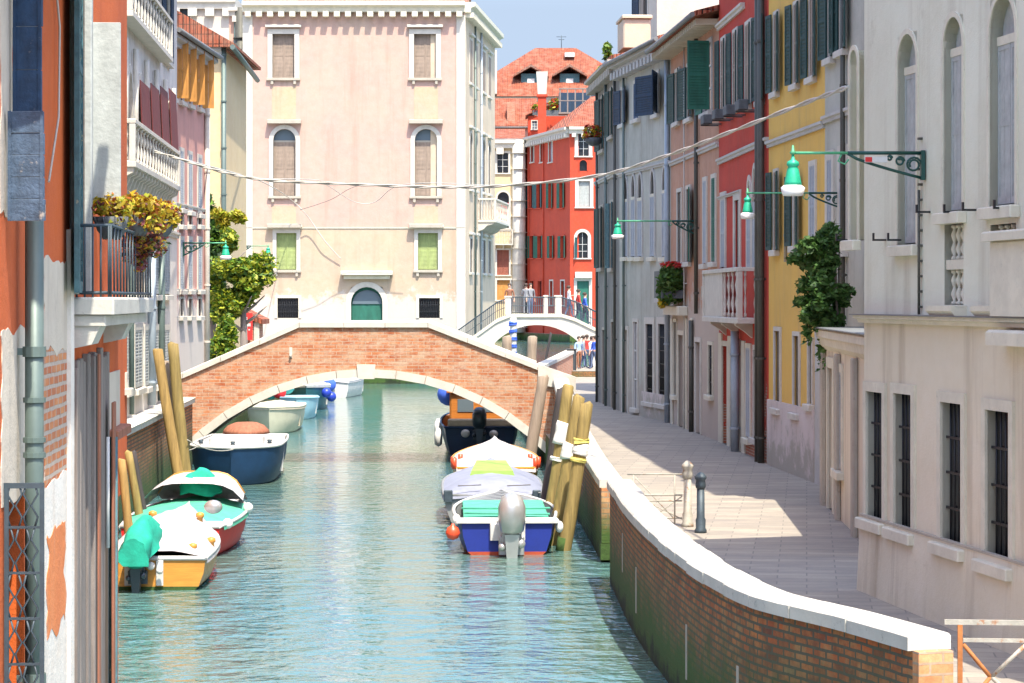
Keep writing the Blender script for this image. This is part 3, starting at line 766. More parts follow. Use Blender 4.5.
w.win(674.5, 677, 322, 395, fill='dark', frm='st_warm', fr=.1)
w.wall(); w.band(w.zp(695, 155)-.05, .14, .1, 'st_grey'); w.roof(.7, 1.5, 'tile_red')
w.part('eave', 'st_warm', lambda m: [m.box(w.L*i/26+.02, w.L*i/26+.14, -.62, 0, 12.42, 12.59) for i in range(26)])
w.pipe(699, 'pipe_dark', .06, z0=4.4); w.pipe(694, 'pipe_dark', .07, z1=4.2); w.pipe(687, 'cable_white', .02)
w.part('utility_box', 'metal_rustwhite', lambda m: m.bbox(w.u(707), w.u(711), -.18, 0, w.zp(709, 300), w.zp(709, 286), .02))
each(w, 'pilaster', 'st_warm', (672.8, 686.5, 692.5), lambda m, x: m.bbox(w.u(x)-.2, w.u(x)+.2, -.06, 0, QZ, w.zp(x, 318), .015))
w.part('door_cornice', 'st_warm', lambda m: m.bbox(w.u(672), w.u(688), -.3, 0, w.zp(680, 315), w.zp(680, 306), .03))
# little balcony with plants, brown house
u0, u1 = w.u(673), w.u(683)
bb = w.part('balcony', 'st_grey', lambda m: m.bbox(u0, u1, -.62, 0, 4.72, 4.85, .02))
m = M(); m.box(u0+.02, u1-.02, -.6, -.56, 4.86, 5.7); m.box(u0+.02, u0+.06, -.559, 0, 4.86, 5.7); m.box(u1-.06, u1-.02, -.559, 0, 4.86, 5.7); m.build('balcony_screen', 'metal_grey', bb)

r = Bld('red_house', 'deep red house with white gothic windows and a small white balcony', XY(719, 66.2), (6.10, 57), QZ, 14.2, 10, 'pl_red')
r.rv = .045
for x0, x1, y0, y1 in ((722, 726, 40, 114), (734, 738, 32, 108), (746.5, 751.5, 24, 105), (760, 764, 16, 100)):
    r.win(x0, x1, y0, y1, fill='shut', sh='sh_brown', frm='st_white', fr=.1)
    u = r.u(x0); leaf_mesh(.42, r.z(y0, u)-r.z(y1, u), 'sh_green', r.root, (u-.12, -.06, r.z(y1, u)), rad(187))
    u = r.u(x1); leaf_mesh(.42, r.z(y0, u)-r.z(y1, u), 'sh_green', r.root, (u+.12, -.1, r.z(y1, u)), rad(-7))
r.win(722, 725.5, 200, 268, fill='shut', sh='sh_pale', frm='st_white', fr=.22, sill=False)
r.win(735.5, 740, 200, 268, fill='dark', frm='st_white', fr=.25, sill=False)
for x0, x1, y0 in ((748, 751.5, 180), (753.5, 757, 168), (759, 762, 178)): r.win(x0, x1, y0, 268, 'gothic', fill='shut', sh='sh_pale', fm='sh_pale', frm='st_white', fr=.13, sill=False)
r.door(723, 728, 346, 'wood_pale', frm='st_warm'); r.door(732, 736, 348, 'wood_board', frm='st_warm'); r.win(747, 751, 348, 438, fill='shut', sh='sh_pale', frm='st_warm'); r.win(754.5, 759.5, 350, 438, fill='grille', frm='st_white')
r.wall(); r.band(r.zp(742, 155), .15, .1, 'st_grey'); r.band(r.zp(733, 19), .16, .12, 'st_white', u1=r.u(745)); r.band(r.zp(732, 196), .08, .08, 'st_grey', u1=r.u(741)); r.band(13.9, .3, .4, 'st_grey', 'cornice', dent=.6); r.roof(.5, 1.5)
balcony(r, r.u(720), r.u(757), r.zp(740, 317), .5, 1.25, nb=9, corb=False, panel=(0, .45))
each(r, 'balcony_corbel', 'st_white', (726, 738, 752), lambda m, x: m.prism([(0, 4.28), (-.45, 4.28), (-.42, 4.16), (-.2, 4.02), (0, 3.85)], r.u(x)-.12, r.u(x)+.12, 'x'))
r.pipe(741, 'pipe_blue', .11, z1=4.0, y=-.16); r.pipe(766, 'pipe_dark', .085, y=-.12); r.pipe(763.5, 'pipe_dark', .07, y=-.15)
each(r, 'stone_pier', 'st_warm', (719.5, 728.8, 737.5, 742.5), lambda m, x: m.box(r.u(x), r.u(x+3.2), -.04, 0, QZ, 3.9-(x-719)*.006))
# flower boxes on iron brackets
for i, (x, y) in enumerate(((720, 124), (732, 119), (744, 115), (757, 110))):
    u = r.u(x); z = r.zp(x, y)
    def fb(m): m.bbox(u-.35, u+.35, -.5, -.26, z, z+.24, .02); m.box(u-.3, u-.27, -.5, 0, z-.04, z-.005); m.box(u+.27, u+.3, -.5, 0, z-.04, z-.005)
    r.part('window_box', 'planter', fb)

y = Bld('yellow_house', 'ochre yellow house with green shutters on the right of the red house', (6.10, 57), XY(825, 50.3), QZ, 14.5, 10, 'pl_yellow')
y.rv = .045
for x0, x1, y0, y1 in ((775, 779, 14, 92), (795, 799, 4, 84), (811, 816, -5, 77)): y.win(x0, x1, y0, y1, fill='shut', sh='sh_brown', frm='st_white', fr=.08); 
for x0, x1, y0, y1 in ((775, 779, 14, 92), (795, 799, 4, 84), (811, 816, -5, 77), (775, 778.5, 172, 250), (794.5, 798, 176, 246)):
    u = y.u(x0); leaf_mesh(.42, y.z(y0, u)-y.z(y1, u), 'sh_green', y.root, (u-.1, -.06, y.z(y1, u)), rad(187))
    u = y.u(x1); leaf_mesh(.45, y.z(y0, u)-y.z(y1, u), 'sh_green', y.root, (u+.1, -.1, y.z(y1, u)), rad(-7))
y.win(775, 778.5, 172, 250, fill='shut', sh='sh_brown', frm='st_white', fr=.08); y.win(794.5, 798, 176, 246, fill='dark', frm='st_white', fr=.08)
y.win(811, 816, 166, 250, fill='shut', sh='sh_pale', frm='st_white', fr=.12)
y.win(775.5, 781, 331, 408, fill='dark', frm='st_white', fr=.1); y.win(794.5, 800, 336, 413, fill='dark', frm='st_white', fr=.1); y.win(809.5, 813, 342, 404, fill='dark', frm='st_white', fr=.1)
y.wall(); y.band(y.zp(797, 138), .15, .1, 'st_grey'); y.band(14.2, .3, .4, 'st_grey', 'cornice', dent=.6); y.roof(.5, 1.5)
y.part('plinth', 'pl_pinkbase', lambda m: m.box(.05, y.u(816.5), -.06, 0, QZ, 2.45))
y.pipe(789.5, 'metal_rustwhite', .04, z0=y.zp(789, 262), z1=y.zp(789, 190)); y.part('pilaster', 'st_grey', lambda m: m.bbox(y.u(818), y.L-.02, -.08, 0, QZ, 4.4, .02))

h = Bld('grey_house', 'narrow grey house with dark shutters between the yellow house and the pale palace', XY(825, 50.3), (7.25, 41), QZ, 15, 9, 'pl_grey')
h.rv = .045
h.win(829.5, 834, -20, 58, fill='dark', sh='sh_green', shw=.5, slats=True); h.win(841, 846, -30, 50, fill='dark', sh='sh_green', shw=.5)
h.win(828.5, 833, 160, 250, fill='shut', sh='sh_pale', fr=.2); h.win(841, 845.5, 155, 250, fill='shut', sh='sh_pale', fr=.2)
h.wall(); h.band(h.zp(836, 120), .15, .1, 'st_grey'); h.band(14.8, .3, .4, 'st_grey', 'cornice'); h.roof(.5, 1.5); h.pipe(847, 'pipe_dark', .05)

# low annexe with door and lead canopy
a = Bld('low_annexe', 'low weathered stone annexe with lead capped canopy and tall doorway under the ivy', (5.98, 45.9), (5.55, 36.5), QZ, 4.1, 1.5, 'pl_palacelow')
a.rv = .045
a.door(829, 834, 368, 'wood_pale', frm='st_warm', fr=.2, panels=2); a.win(839, 843, 372, 470, fill='shut', sh='sh_weatherpale', frm='st_warm', fr=.15)
a.wall()
a.part('canopy', 'st_warm', lambda m: (m.bbox(-.1, a.L, -.16, 1.4, 4.102, 4.26, .03), m.prism([(0, 4.099), (-.13, 4.099), (-.1, 3.95), (0, 3.85)], -.05, a.L, 'x')))
a.part('lead_flashing', 'lead', lambda m: m.bbox(-.12, a.L+.05, -.2, 1.45, 4.262, 4.29, .01))
each(a, 'pilaster', 'st_dirty', (0.0, 3.1, 6.2), lambda m, u_: m.bbox(u_, u_+.35, -.1, 0, QZ, 3.84, .02))

# pale palace on the right edge
PW = lambda Yv: 4.74+.1446*(32.3-Yv)
p = Bld('pale_palace', 'pale palace wall with tall arched windows filling the right edge', (4.74, 32.3), (PW(22.5), 22.5), QZ, 13.5, 9, 'pl_palace')
for x0, x1, y0, y1 in ((850.5, 858, 50, 240), (898, 917, 34, 245), (944, 963, 17, 212), (990, 1016, -4, 206)):
    p.win(x0, x1, y0, y1, 'arch', rev=.17, fr=.07, proud=.02, frm='st_warm', fill='shut', sh='sh_weatherpale', slats=False, fm='sh_weatherpale', sill=(y1 < 220 or y1 > 0), smat='st_warm')
for x0, x1 in ((944.5, 963.5), (990.5, 1016)):
    u0, u1 = p.u(x0), p.u(x1); z0, z1 = p.z(305, (u0+u1)/2), p.z(224, (u0+u1)/2)
    p.op.append((u0, u1, z0, z1, 'rect', .22))
    def bal(m):
        m.box(u0, u1, .2, .22, z0, z1); hm = (z1-z0)
        m.box(u0+.001, u1-.001, .02, .16, z0+hm*.44, z0+hm*.56)
        for i in range(4):
            x = u0+(u1-u0)*(i+.5)/4; baluster(m, (x, .1, z0), hm*.44-.002, .055); baluster(m, (x, .1, z0+hm*.56+.002), hm*.44-.004, .055)
    p.part('balustrade', 'st_warm', bal)
    p.part('window_corbel', 'st_warm', lambda m: m.prism([(.0, z0-.01), (-.2, z0-.01), (-.2, z0-.07), (-.08, z0-.2), (0, z0-.22)], u0-.12, u1+.12, 'x'))
for x0, x1, y0, y1 in ((868, 884, 392, 520), (895.5, 913, 394, 530), (942.5, 963, 403, 545), (987.5, 1011, 411, 563)):
    p.win(x0, x1, y0, y1, rev=.13, fr=.13, proud=.035, frm='st_warm', fill='grille', sill=True)
p.mat = ['pl_palace']; p.wall(z0=4.55, name='upper_wall')
ops = p.op; p.wall(z1=4.5, mats='pl_palacelow', name='lower_wall')
p.band(4.498, .1, .16, 'st_warm', 'ledge'); p.part('lead_flashing', 'lead', lambda m: m.box(-.05, p.L, -.2, -.002, 4.6, 4.615))
# battered foot with dark joint line
zs0 = lambda x: p.zp(x, 549+(x-862)*.365)
ua, ub = p.u(860), p.L; za_, zb_ = p.zp(860.5, 548), p.zp(1024, 607)
p.part('foot', 'pl_palacelow', lambda m: m.prism([(.0, QZ), (-.1, QZ), (-.05, 1.9), (0, 1.9)], -.02, p.L, 'x'))
p.part('foot_joint', 'st_dirty', lambda m: m.box(-.02, p.L, -.062, -.001, 1.902, 1.93))
def vine_pipe(m):
    u_ = p.u(922); m.tube([(u_, -.04, p.z(190, u_)), (u_, -.04, 4.62)], .018, 6)
    for i in range(12): z_ = 4.7+i*.19; m.box(u_-.03, u_+.03, -.05, 0, z_, z_+.03)
p.part('cable_conduit', 'pipe_dark', vine_pipe)
for x, yy in ((848.5, 240), (886, 240), (901, 240), (930, 212), (958, 212), (977, 210), (1009, 208)):   # shutter stays
    u_ = p.u(x); z_ = p.z(yy, u_); p.part('shutter_stay', 'metal_black', lambda m: (m.box(u_-.02, u_+.02, -.16, 0, z_-.012, z_+.012), m.box(u_-.02, u_+.02, -.18, -.16, z_-.012, z_+.09)))
def ped(m):
    u_ = p.u(1008); m.bbox(u_, p.L, -.22, 0, 4.62, 5.45, .02); m.bbox(u_-.06, p.L, -.3, 0, 5.452, 5.56, .02); m.bbox(u_-.04, p.L, -.26, 0, 4.3, 4.47, .03)
p.part('balcony_pedestal', 'st_warm', ped)
p.band(13.1, .4, .4, 'st_warm', 'cornice', dent=.6); p.roof(.5, 1.5)

# pale tall block behind the right roofs
t = Bld('tall_pale_house', 'tall pale house rising behind the grey gothic house roof', (PX(635, 100), 100), (PX(657, 96), 96), QZ, 24, 12, 'pl_farwhite')
t.win(640, 648, -22, 19, fill='dark', sh='sh_navy', sides='l')
t.wall(); t.roof(.3, 1)
t2 = Bld('far_plaster_block', 'blank cream plaster gable behind the brown house roof', (PX(657, 95.9), 95.9), (PX(735, 95.9), 95.9), QZ, 22, 3, 'pl_farwhite')
t2.wall(); t2.roof(.3, 1)

# ------------------------------------------------------------------ MAIN FACADE
MY = 138.0
f = Bld('pink_palace', 'large pale pink palace facing the canal behind the brick bridge', XY(243, MY), (-2.7, MY), QZ, PZ(2, MY), 17, 'pl_main')
for x0, x1 in ((272.5, 294.5), (414, 436)):
    f.win(x0, x1, 34, 78, fill='shut', sh='sh_brown', fr=.28, proud=.07, frm='st_white', sill='c', hood=.2, rev=.3, smat='st_dirty')
    f.win(x0+.8, x1+1.2, 129, 196, 'arch', fill='shut', sh='sh_brown', fr=.25, proud=.07, frm='st_white', sill='c', rev=.3, fm='glassblue', smat='st_dirty')
    f.win(x0+4, x1+2, 233, 270, fill='shut', sh='sh_lime', fr=.22, proud=.06, frm='st_white', sill='c', hood=.18, rev=.22, smat='st_dirty')
    f.win(x0+5, x1+4, 298, 318, fill='grille', fr=.16, proud=.05, frm='st_warm', sill=False, rev=.2)
    for yy in (122, 233-7):
        u0, u1 = f.u(x0-5), f.u(x1+7); z_ = f.z(yy, 3)
        f.part('hood', 'st_dirty', lambda m: m.bbox(u0, u1, -.42, 0, z_-.1, z_+.12, .03))
u0, u1 = f.u(351.5), f.u(382)
f.door(351, 382.5, 287, 'sh_green2', 'arch', fr=.3, frm='st_white', rev=.3)
f.part('fanlight', 'glassblue', lambda m: m.prism([(f.u(367)+.85*math.cos(math.pi*i/12), f.z(304, 3)+.8*math.sin(math.pi*i/12)) for i in range(13)], .2, .245))
f.part('door_hood', 'st_warm', lambda m: (m.bbox(f.u(341), f.u(393), -.55, 0, f.z(275, 3), f.z(271, 3), .04), m.bbox(f.u(344), f.u(390), -.3, 0, f.z(279, 3), f.z(275.2, 3), .03)))
zs9 = f.z(229, 3)
f.wall(z0=zs9, name='upper_wall'); f.wall(z1=zs9-.002, mats='pl_mainlow', name='lower_wall'); f.band(f.z1-.6, .6, .6, 'st_warm', 'cornice', dent=.62, ends=.0)
for x0, x1 in ((272, 296), (414, 438)):
    for y0, y1 in ((87, 119), (206, 224)): f.part('spandrel_panel', 'pl_spandrel', lambda m: m.box(f.u(x0), f.u(x1), -.014, 0, f.z(y1, 3), f.z(y0, 3)))
f.band(f.z(229, 3), .08, .05, 'st_warm'); f.roof(-.9, 2.0, 'tile_old', gutter=False)
each(f, 'corner_quoins', 'st_white', ((-.02, .55), (f.L-.5, f.L+.02)), lambda m, q: m.bbox(q[0], q[1], -.05, 0, QZ, f.z1-.76, .01))

f.op = []
# side face, grazing sunlight put into its warmer plaster
SB = Bld('palace_side', '', (-2.7, MY), (-1.1, 155), QZ, f.z1-.05, 2, 'pl_mainside_sun')
SB.rv = .045
SB.root.parent = f.root; SB.root['label'] = ''; 
for k in ('label', 'category'):
    if k in SB.root: del SB.root[k]
SB.root.matrix_parent_inverse = Matrix.Rotation(-f.root.rotation_euler.z, 4, 'Z') @ Matrix.Translation(-f.root.location)
SB.root.name = 'side_wing'
for x0, x1 in ((469.5, 472), (475, 477), (482, 485), (488, 490.5)):
    t_ = (x0-465)/30; hz = lambda z_: z_
    SB.win(x0, x1, 36+t_*28, 80+t_*22, fill='shut', sh='sh_brown', frm='st_white', hood=.15, slats=False)
    SB.win(x0, x1, 130+t_*16, 188+t_*8, 'arch' if x0 < 480 else 'arch', fill='dark', frm='st_white', hood=.15)
    SB.win(x0, x1, 238+t_*4, 272+t_*2, fill='dark', frm='st_white', hood=.15)
SB.wall(); SB.band(SB.z1-.55, .6, .58, 'st_warm', 'cornice', dent=.62)
balcony(SB, SB.u(478), SB.u(492), SB.zp(485, 222), 1.1, 1.3, nb=10); SB.pipe(480, 'pipe_blue', .07); SB.pipe(474, 'st_white' if 0 else 'pipe_grey', .06)
m = M(); m.bbox(f.L-.9, f.L+.1, 6, 7, f.z1, f.z1+2.2, .03); m.bbox(f.L-1.0, f.L+.2, 5.9, 7.1, f.z1+2.202, f.z1+2.45, .03); m.build('chimney', 'pl_farpink', f.root)
# left annex of palace
x = Bld('palace_annexe', 'low cream annexe with brown shuttered window left of the pink palace', XY(229, MY+1.5), XY(246, MY+1.5), QZ, PZ(150, MY), 8, 'pl_pale')
x.win(237, 253 if 0 else 244, 172, 197, fill='shut', sh='sh_brown', frm='st_white'); x.win(236, 244, 262, 285, fill='glass', frm='st_white')
x.wall(); x.band(x.z1-.5, .5, .4, 'st_white', 'cornice', dent=.8); x.roof(.3, .8, 'tile_red', gutter=False)
x2 = Bld('tall_rose_house', 'tall rose house wedged behind the palace annexe', XY(229, MY+6), XY(243.5, MY+6), QZ, PZ(8, MY+6), 8, 'pl_farpink')
x2.win(232, 237.5, 118, 140, fill='dark', sh='sh_teal', sides='l', frm='st_white'); x2.wall(); x2.band(x2.z1-.5, .5, .4, 'st_white', 'cornice', dent=.8)
x2.pipe(240.5, 'pipe_dark', .35); x2.pipe(236, 'pipe_grey', .12)
x3 = Bld('far_cream_block', 'cream block with dentilled cornice high behind the yellow gabled house', XY(150, 175), XY(236, 175), QZ, PZ(-2, 175), 8, 'pl_farwhite')
x3.win(172, 190, 5, 22, fill='dark', frm='st_white'); x3.wall(); x3.band(x3.z1-.8, .8, .5, 'st_white', 'cornice', dent=1.2)

# ------------------------------------------------------------------ FAR BUILDINGS (behind the second bridge)
c = Bld('cream_house', 'narrow cream house with arched windows beside the pink palace', XY(492, 288), XY(524, 288), QZ, PZ(140, 288), 12, 'pl_cream'); c.k = 1.8
c.win(497, 508.5, 153, 173, fill='glass', frm='st_white', fm='glassdark'); c.win(497.5, 509, 192, 228, 'arch', fill='dark', sh=None, frm='st_white')
c.win(497, 509, 250, 275, fill='shut', sh='sh_redwood', frm='st_white'); c.win(497, 510, 280, 300, fill='shut', sh='sh_orange', frm='st_white')
c.wall(); c.band(c.z1-.99, .55, .4, 'st_white', 'cornice', dent=.9); c.roof(.4, 1.6); balcony(c, c.u(494), c.u(513), c.zp(500, 244), 1.1, 1.7, nb=10)
c.pipe(519, 'st_white', .8); c.part('awning', 'cloth_red', lambda m: m.prism([(0, c.zp(503, 203)), (-.5, c.zp(503, 214)), (-.45, c.zp(503, 214)), (0, c.zp(503, 205))], c.u(498), c.u(509), 'x'))
d = Bld('scarlet_house', 'scarlet corner house with green shutters beyond the second bridge', XY(524, 290), XY(570, 270), QZ, PZ(127, 270), 5, 'pl_farred'); d.k = 1.7
for x0, x1 in ((531, 534), (540.5, 543.5), (549, 552.5)): d.win(x0, x1, 143-(x0-530)*.3, 162, fill='shut', sh='sh_teal' if x0 < 545 else 'sh_pale', frm='st_white', fr=.12)
for x0, x1 in ((529, 533), (537, 541), (549, 552), (560, 563.5)):
    d.win(x0, x1, 183, 208, fill='dark', sh='sh_green2' if x0 > 545 else 'sh_teal', frm='pl_farred', fr=.1); d.win(x0+1, x1+1, 236, 258, fill='dark', sh='sh_green2', frm='pl_farred', fr=.1); d.win(x0+1, x1+1, 281, 305, fill='dark', frm='st_white' if x0 > 545 else 'pl_farred', fr=.1)
d.wall(); d.band(d.z1-.68, .4, .4, 'st_white', 'cornice', dent=.6)
for px_ in (529, 544): d.pipe(px_, 'pl_farred', .09)
d2 = Bld('scarlet_front', '', XY(570, 270), XY(606, 270), QZ, PZ(127, 270), 18, 'pl_farred'); d2.k = 1.7
d2.root.parent = d.root
for k in ('label', 'category'):
    if k in d2.root: del d2.root[k]
d2.root.matrix_parent_inverse = Matrix.Rotation(-d.root.rotation_euler.z, 4, 'Z') @ Matrix.Translation(-d.root.location); d2.root.name = 'front_wing'
d2.win(578, 589, 134, 156, fill='glass', frm='st_white', fr=.22); d2.win(579.5, 587, 160, 171, 'arch', fill='dark', frm='pl_farred', fr=.05, sill=False); d2.win(578.5, 590, 181, 207, fill='shut', sh='sh_weatherpale', frm='st_white', fr=.22)
d2.win(577, 588, 232, 258, 'arch', fill='glass', frm='st_white', fr=.2, sh='sh_teal', shw=.5, ang=(120, 8), sides='l'); d2.door(577, 589, 281, 'sh_green2', frm='st_white', fr=.2)
d2.wall(); d2.band(d2.z1-.76, .45, .4, 'st_white', 'cornice', dent=.5, ends=.1)
d2.part('door_hood', 'st_white', lambda m: m.bbox(d2.u(575), d2.u(592), -.5, 0, d2.z(278, 1), d2.z(272, 1), .03))
m = M(); zt = d2.z1; Lr = d2.L
m.poly([(-.4, -.5, zt), (Lr+.4, -.5, zt), (Lr*.95, 9, zt+4.3), (2.7, 9, zt+4.2)]); m.poly([(-.4, -.5, zt), (2.7, 9, zt+4.2), (-3.4, 19, zt)]); m.poly([(2.7, 9, zt+4.2), (Lr*.95, 9, zt+4.3), (Lr+.4, 19, zt), (-3.4, 19, zt)])
m.build('roof', 'tile_red', d2.root)
# chimney stack, terrace on scarlet house
k = empty('red_chimney', (PX(542, 285), 285, 0), 0, 'tall red chimney stack with flared white top over the scarlet house', 'chimney')
m = M(); z0 = PZ(165, 285); z1 = PZ(97, 285); m.bbox(-.5, .5, -.5, .5, z0, z1, .03); m.bbox(-.65, .65, -.65, .65, z1+.002, z1+.3, .03); m.build('stack', 'pl_farred', k)
m = M(); zt9 = PZ(72, 285); m.loft([[(-.5, -.5, z1+.31), (.5, -.5, z1+.31), (.5, .5, z1+.31), (-.5, .5, z1+.31)], [(-.68, -.65, zt9), (.68, -.65, zt9), (.68, .65, zt9), (-.68, .65, zt9)]], False, True); m.build('flue_top', 'st_white', k)
al = empty('roof_terrace', (PX(578, 285), 285, PZ(112, 285)), 0, 'timber roof terrace among the tiles above the scarlet house', 'terrace')
m = M()
for i in range(7): m.box(-2.2+i*.9, -2.05+i*.9, 0, .15, 0, 2.7)
m.box(-2.3, 3.5, -.04, .18, 2.7, 2.85); m.box(-2.3, 3.5, -.04, .18, 1.3, 1.4); m.box(-2.3, 3.5, 0, 3, -.2, -.01); m.build('timber_frame', 'wood_board', al)
m = M(); m.box(-2.25, 3.4, 2.2, 2.4, 0, 2.5); m.build('back_wall', 'sh_navy', al)
e_ = Bld('far_villa', 'large white house with red hipped roof and two dormers on the skyline', XY(466, 333), XY(648, 333), QZ, PZ(97, 333), 25, 'pl_farwhite'); e_.k = 1.8
e_.win(494, 504, 102, 113, fill='shut', sh='sh_teal', frm='st_white', fr=.1); e_.win(512, 517, 103, 113, fill='dark', frm='st_white', fr=.1)
e_.win(552, 558, 103, 113, fill='dark', frm='st_white', fr=.1); e_.wall(); e_.band(e_.z1-.9, .5, .35, 'st_white', 'cornice', dent=1.)
zt = e_.z1; Lr = e_.L; m = M(); zr = PZ(48, 344); 

A1, A2 = e_.u(536), e_.u(578)
m.poly([(-1.4, -1.2, zt), (Lr+1.4, -1.2, zt), (A2, 11, zr), (A1, 11, zr)]); m.poly([(-1.4, -1.2, zt), (A1, 11, zr), (-1.4, 26, zt)]); m.poly([(Lr+1.4, -1.2, zt), (Lr+1.4, 26, zt), (A2, 11, zr)]); m.poly([(-1.4, 26, zt), (A1, 11, zr), (A2, 11, zr), (Lr+1.4, 26, zt)])
m.build('roof', 'tile_red', e_.root)
for x0, x1 in ((519, 543), (558, 582)):
    a0, a1 = e_.u(x0), e_.u(x1); cx = (a0+a1)/2; z0 = e_.z(88, 3)
    m = M(); m.box(a0+.3, a1-.3, 2.2, 9, z0-.6, z0+2.2); dm = m.build('dormer', 'sh_weather', e_.root)
    m = M(); m.prism([(a0-.8, z0+1.7), (cx, z0+3.1), (a1+.8, z0+1.7), (a1+.8, z0+1.95), (cx, z0+3.45), (a0-.8, z0+1.95)], 1.3, 10); m.build('dormer_roof', 'tile_old', dm)
    m = M(); m.box(cx-.5, cx+.5, 2.1, 2.198, z0-.2, z0+1.5); m.build('pane', 'white_paint', dm)
m = M(); m.box(e_.u(566), e_.u(576), 7.5, 9.5, zr-1.6, zr-1.0); sk = m.build('skylight', 'white_paint', e_.root)
m = M(); m.bbox(e_.u(489), e_.u(497), -2, 0, zt+.3, PZ(50, 331), .04); m.build('chimney', 'pl_farwhite', e_.root)
m = M(); m.tube([(e_.u(563), 11, zr), (e_.u(563), 11, zr+1.8)], .05, 5); m.tube([(e_.u(558), 11, zr+1.6), (e_.u(568), 11, zr+1.6)], .04, 5); m.tube([(e_.u(560), 11, zr+1.2), (e_.u(566), 11, zr+1.2)], .04, 5); m.build('aerial', 'metal_grey', e_.root)
s2 = Bld('low_tiled_house', 'small house with red tiled lean-to roofs between the cream house and the villa', XY(488, 310), XY(536, 310), QZ, PZ(128, 310), 10, 'pl_farpink')
s2.win(505, 511, 131, 139, fill='dark'); s2.wall(); s2.roof(.5, 4.0, th=.25); s2.part('chimney', 'br_plain', lambda m: m.bbox(s2.u(507), s2.u(515), .4, 2, s2.z1, s2.z1+3.4, .03))
s3 = Bld('gabled_loft', 'red loft with sloping tiled roof and planted terrace behind the scarlet house', XY(528, 300), XY(568, 300), QZ, PZ(116, 300), 8, 'pl_farred')
s3.win(532, 537, 121, 129, fill='glass', fm='white_paint' if 0 else 'glassblue'); s3.wall(); s3.part('roof', 'tile_red', lambda m: m.loft([[(-.3, -.4, s3.z1), (-.3, 6, s3.z1), (-.3, 6, s3.z1+.2), (-.3, -.4, s3.z1+.1)], [(s3.L, -.4, s3.z1+2.3), (s3.L, 6, s3.z1+2.3), (s3.L, 6, s3.z1+2.9), (s3.L, -.4, s3.z1+2.6)]], True, True))

# ------------------------------------------------------------------ LEFT SIDE
# white palazzo with balconies
l = Bld('white_palazzo', 'ornate white fronted house with maroon blinds and two stone balconies on the left bank', XY(112, 53.2), XY(177, 70.5), QZ, 14.5, 8, 'pl_white')
l.rv = .045
for i, (x0, x1) in enumerate(((124, 129.5), (134, 141), (144, 151), (154, 160), (163, 168.5))):
    l.win(x0, x1, 72+i*9, 145+i*2, 'gothic' if 0 < i < 5 else 'gothic', fill='shut', sh='sh_maroon', fm='sh_maroon', frm='st_white', fr=.2, proud=.1, sill=False, rev=.2, slats=False)
    l.win(x0, x1, -40, 12+i*12, fill='dark', frm='st_white', fr=.2, sh='sh_navy', shw=.3)
    l.win(x0, x1, 235+i*2, 295, fill='shut', sh='sh_greyblue' if i > 1 else 'sh_brown', frm='st_white', fr=.16)
    l.win(x0, x1, 330, 390-i*2, fill='shut', sh='sh_weatherpale', frm='st_white', fr=.16)
for x0, x1 in ((132, 141.5), (143, 151.5), (153, 160.5), (162, 169)):
    ub0, ub1 = l.u(x0), l.u(x1); zt8, zl8 = l.zp((x0+x1)/2, 84+(x0-132)*.25), l.zp((x0+x1)/2, 149)
    l.part('blind', 'sh_maroon', lambda m: m.loft([[(ub0, -.20, zt8), (ub1, -.20, zt8), (ub1, -.18, zt8), (ub0, -.18, zt8)], [(ub0, -.27, zl8), (ub1, -.27, zl8), (ub1, -.25, zl8), (ub0, -.25, zl8)]], True, True))
l.wall()
for z_ in (l.zp(150, 165)+.15,): pass
zb1 = l.zp(150, 178); zb2 = l.zp(148, 58)
balcony(l, l.u(117), l.u(165), zb1, .42, .95, nb=16); balcony(l, l.u(117), l.u(160), l.zp(148, 44), .36, 1.0, nb=14, corb=False)
each(l, 'column', 'st_white', (121, 131.5, 142.5, 152.5, 161.5, 170), lambda m, x_: m.tube([(l.u(x_), -.1, zb1), (l.u(x_), -.1, zb2-.2)], .07, 10))
l.pipe(148, 'pipe_blue', .12, z0=2.1, z1=6.6); l.pipe(158, 'pipe_grey', .10, z0=2.1, z1=6.4); l.pipe(128, 'pipe_grey', .06, z0=2.1, z1=6.6)
l.band(6.6, .16, .12, 'st_white'); l.band(14.2, .4, .4, 'st_white', 'cornice', dent=.6); l.roof(.5, 1.4, 'tile_red')
# pink house
q_ = Bld('pink_house', 'pink left bank house with orange shutters beyond the white palazzo', (-10.55, 72.6), XY(206, 80.8), QZ, 12.9, 8, 'pl_pink')
q_.rv = .045
for i, x0 in enumerate((170, 178.5, 187, 196.5)):
    t_ = i/3
    q_.win(x0+1, x0+4, 66+t_*16, 98+t_*10, fill='dark', frm='st_white', fr=.1)
    u = q_.u(x0+4); leaf_mesh(.38, 1.75, 'sh_orange', q_.root, (u+.05, -.06, q_.z(98+t_*10, u)), rad(-78), False)
    q_.win(x0+1, x0+4.2, 148+t_*10, 206+t_*8, fill='shut', sh='sh_pale', frm='st_white', fr=.12); q_.win(x0+1, x0+4, 213, 225, fill='dark', frm='st_white', fr=.08)
    q_.win(x0+1, x0+4.2, 240, 290, fill='shut', sh='sh_pale', frm='st_white', fr=.12); q_.win(x0+1, x0+4, 299, 316, fill='dark', frm='st_white', fr=.08)
q_.wall(); q_.band(12.6, .3, .4, 'st_grey', 'cornice', ends=.1); q_.roof(.45, 1.1, 'tile_old'); q_.band(q_.zp(187, 208), .1, .06, 'st_white'); q_.band(q_.zp(187, 292), .1, .06, 'st_white'); q_.pipe(204.5, 'st_white', .09)
qe = M(); qe.box(q_.L+.01, q_.L+1.5, .3, .9, QZ, 5.6); ob = qe.build('garden_wall', 'br_plain'); tag(ob, 'old brick garden wall at the end of the pink house', 'wall'); ob.location = q_.root.location; ob.rotation_euler = q_.root.rotation_euler
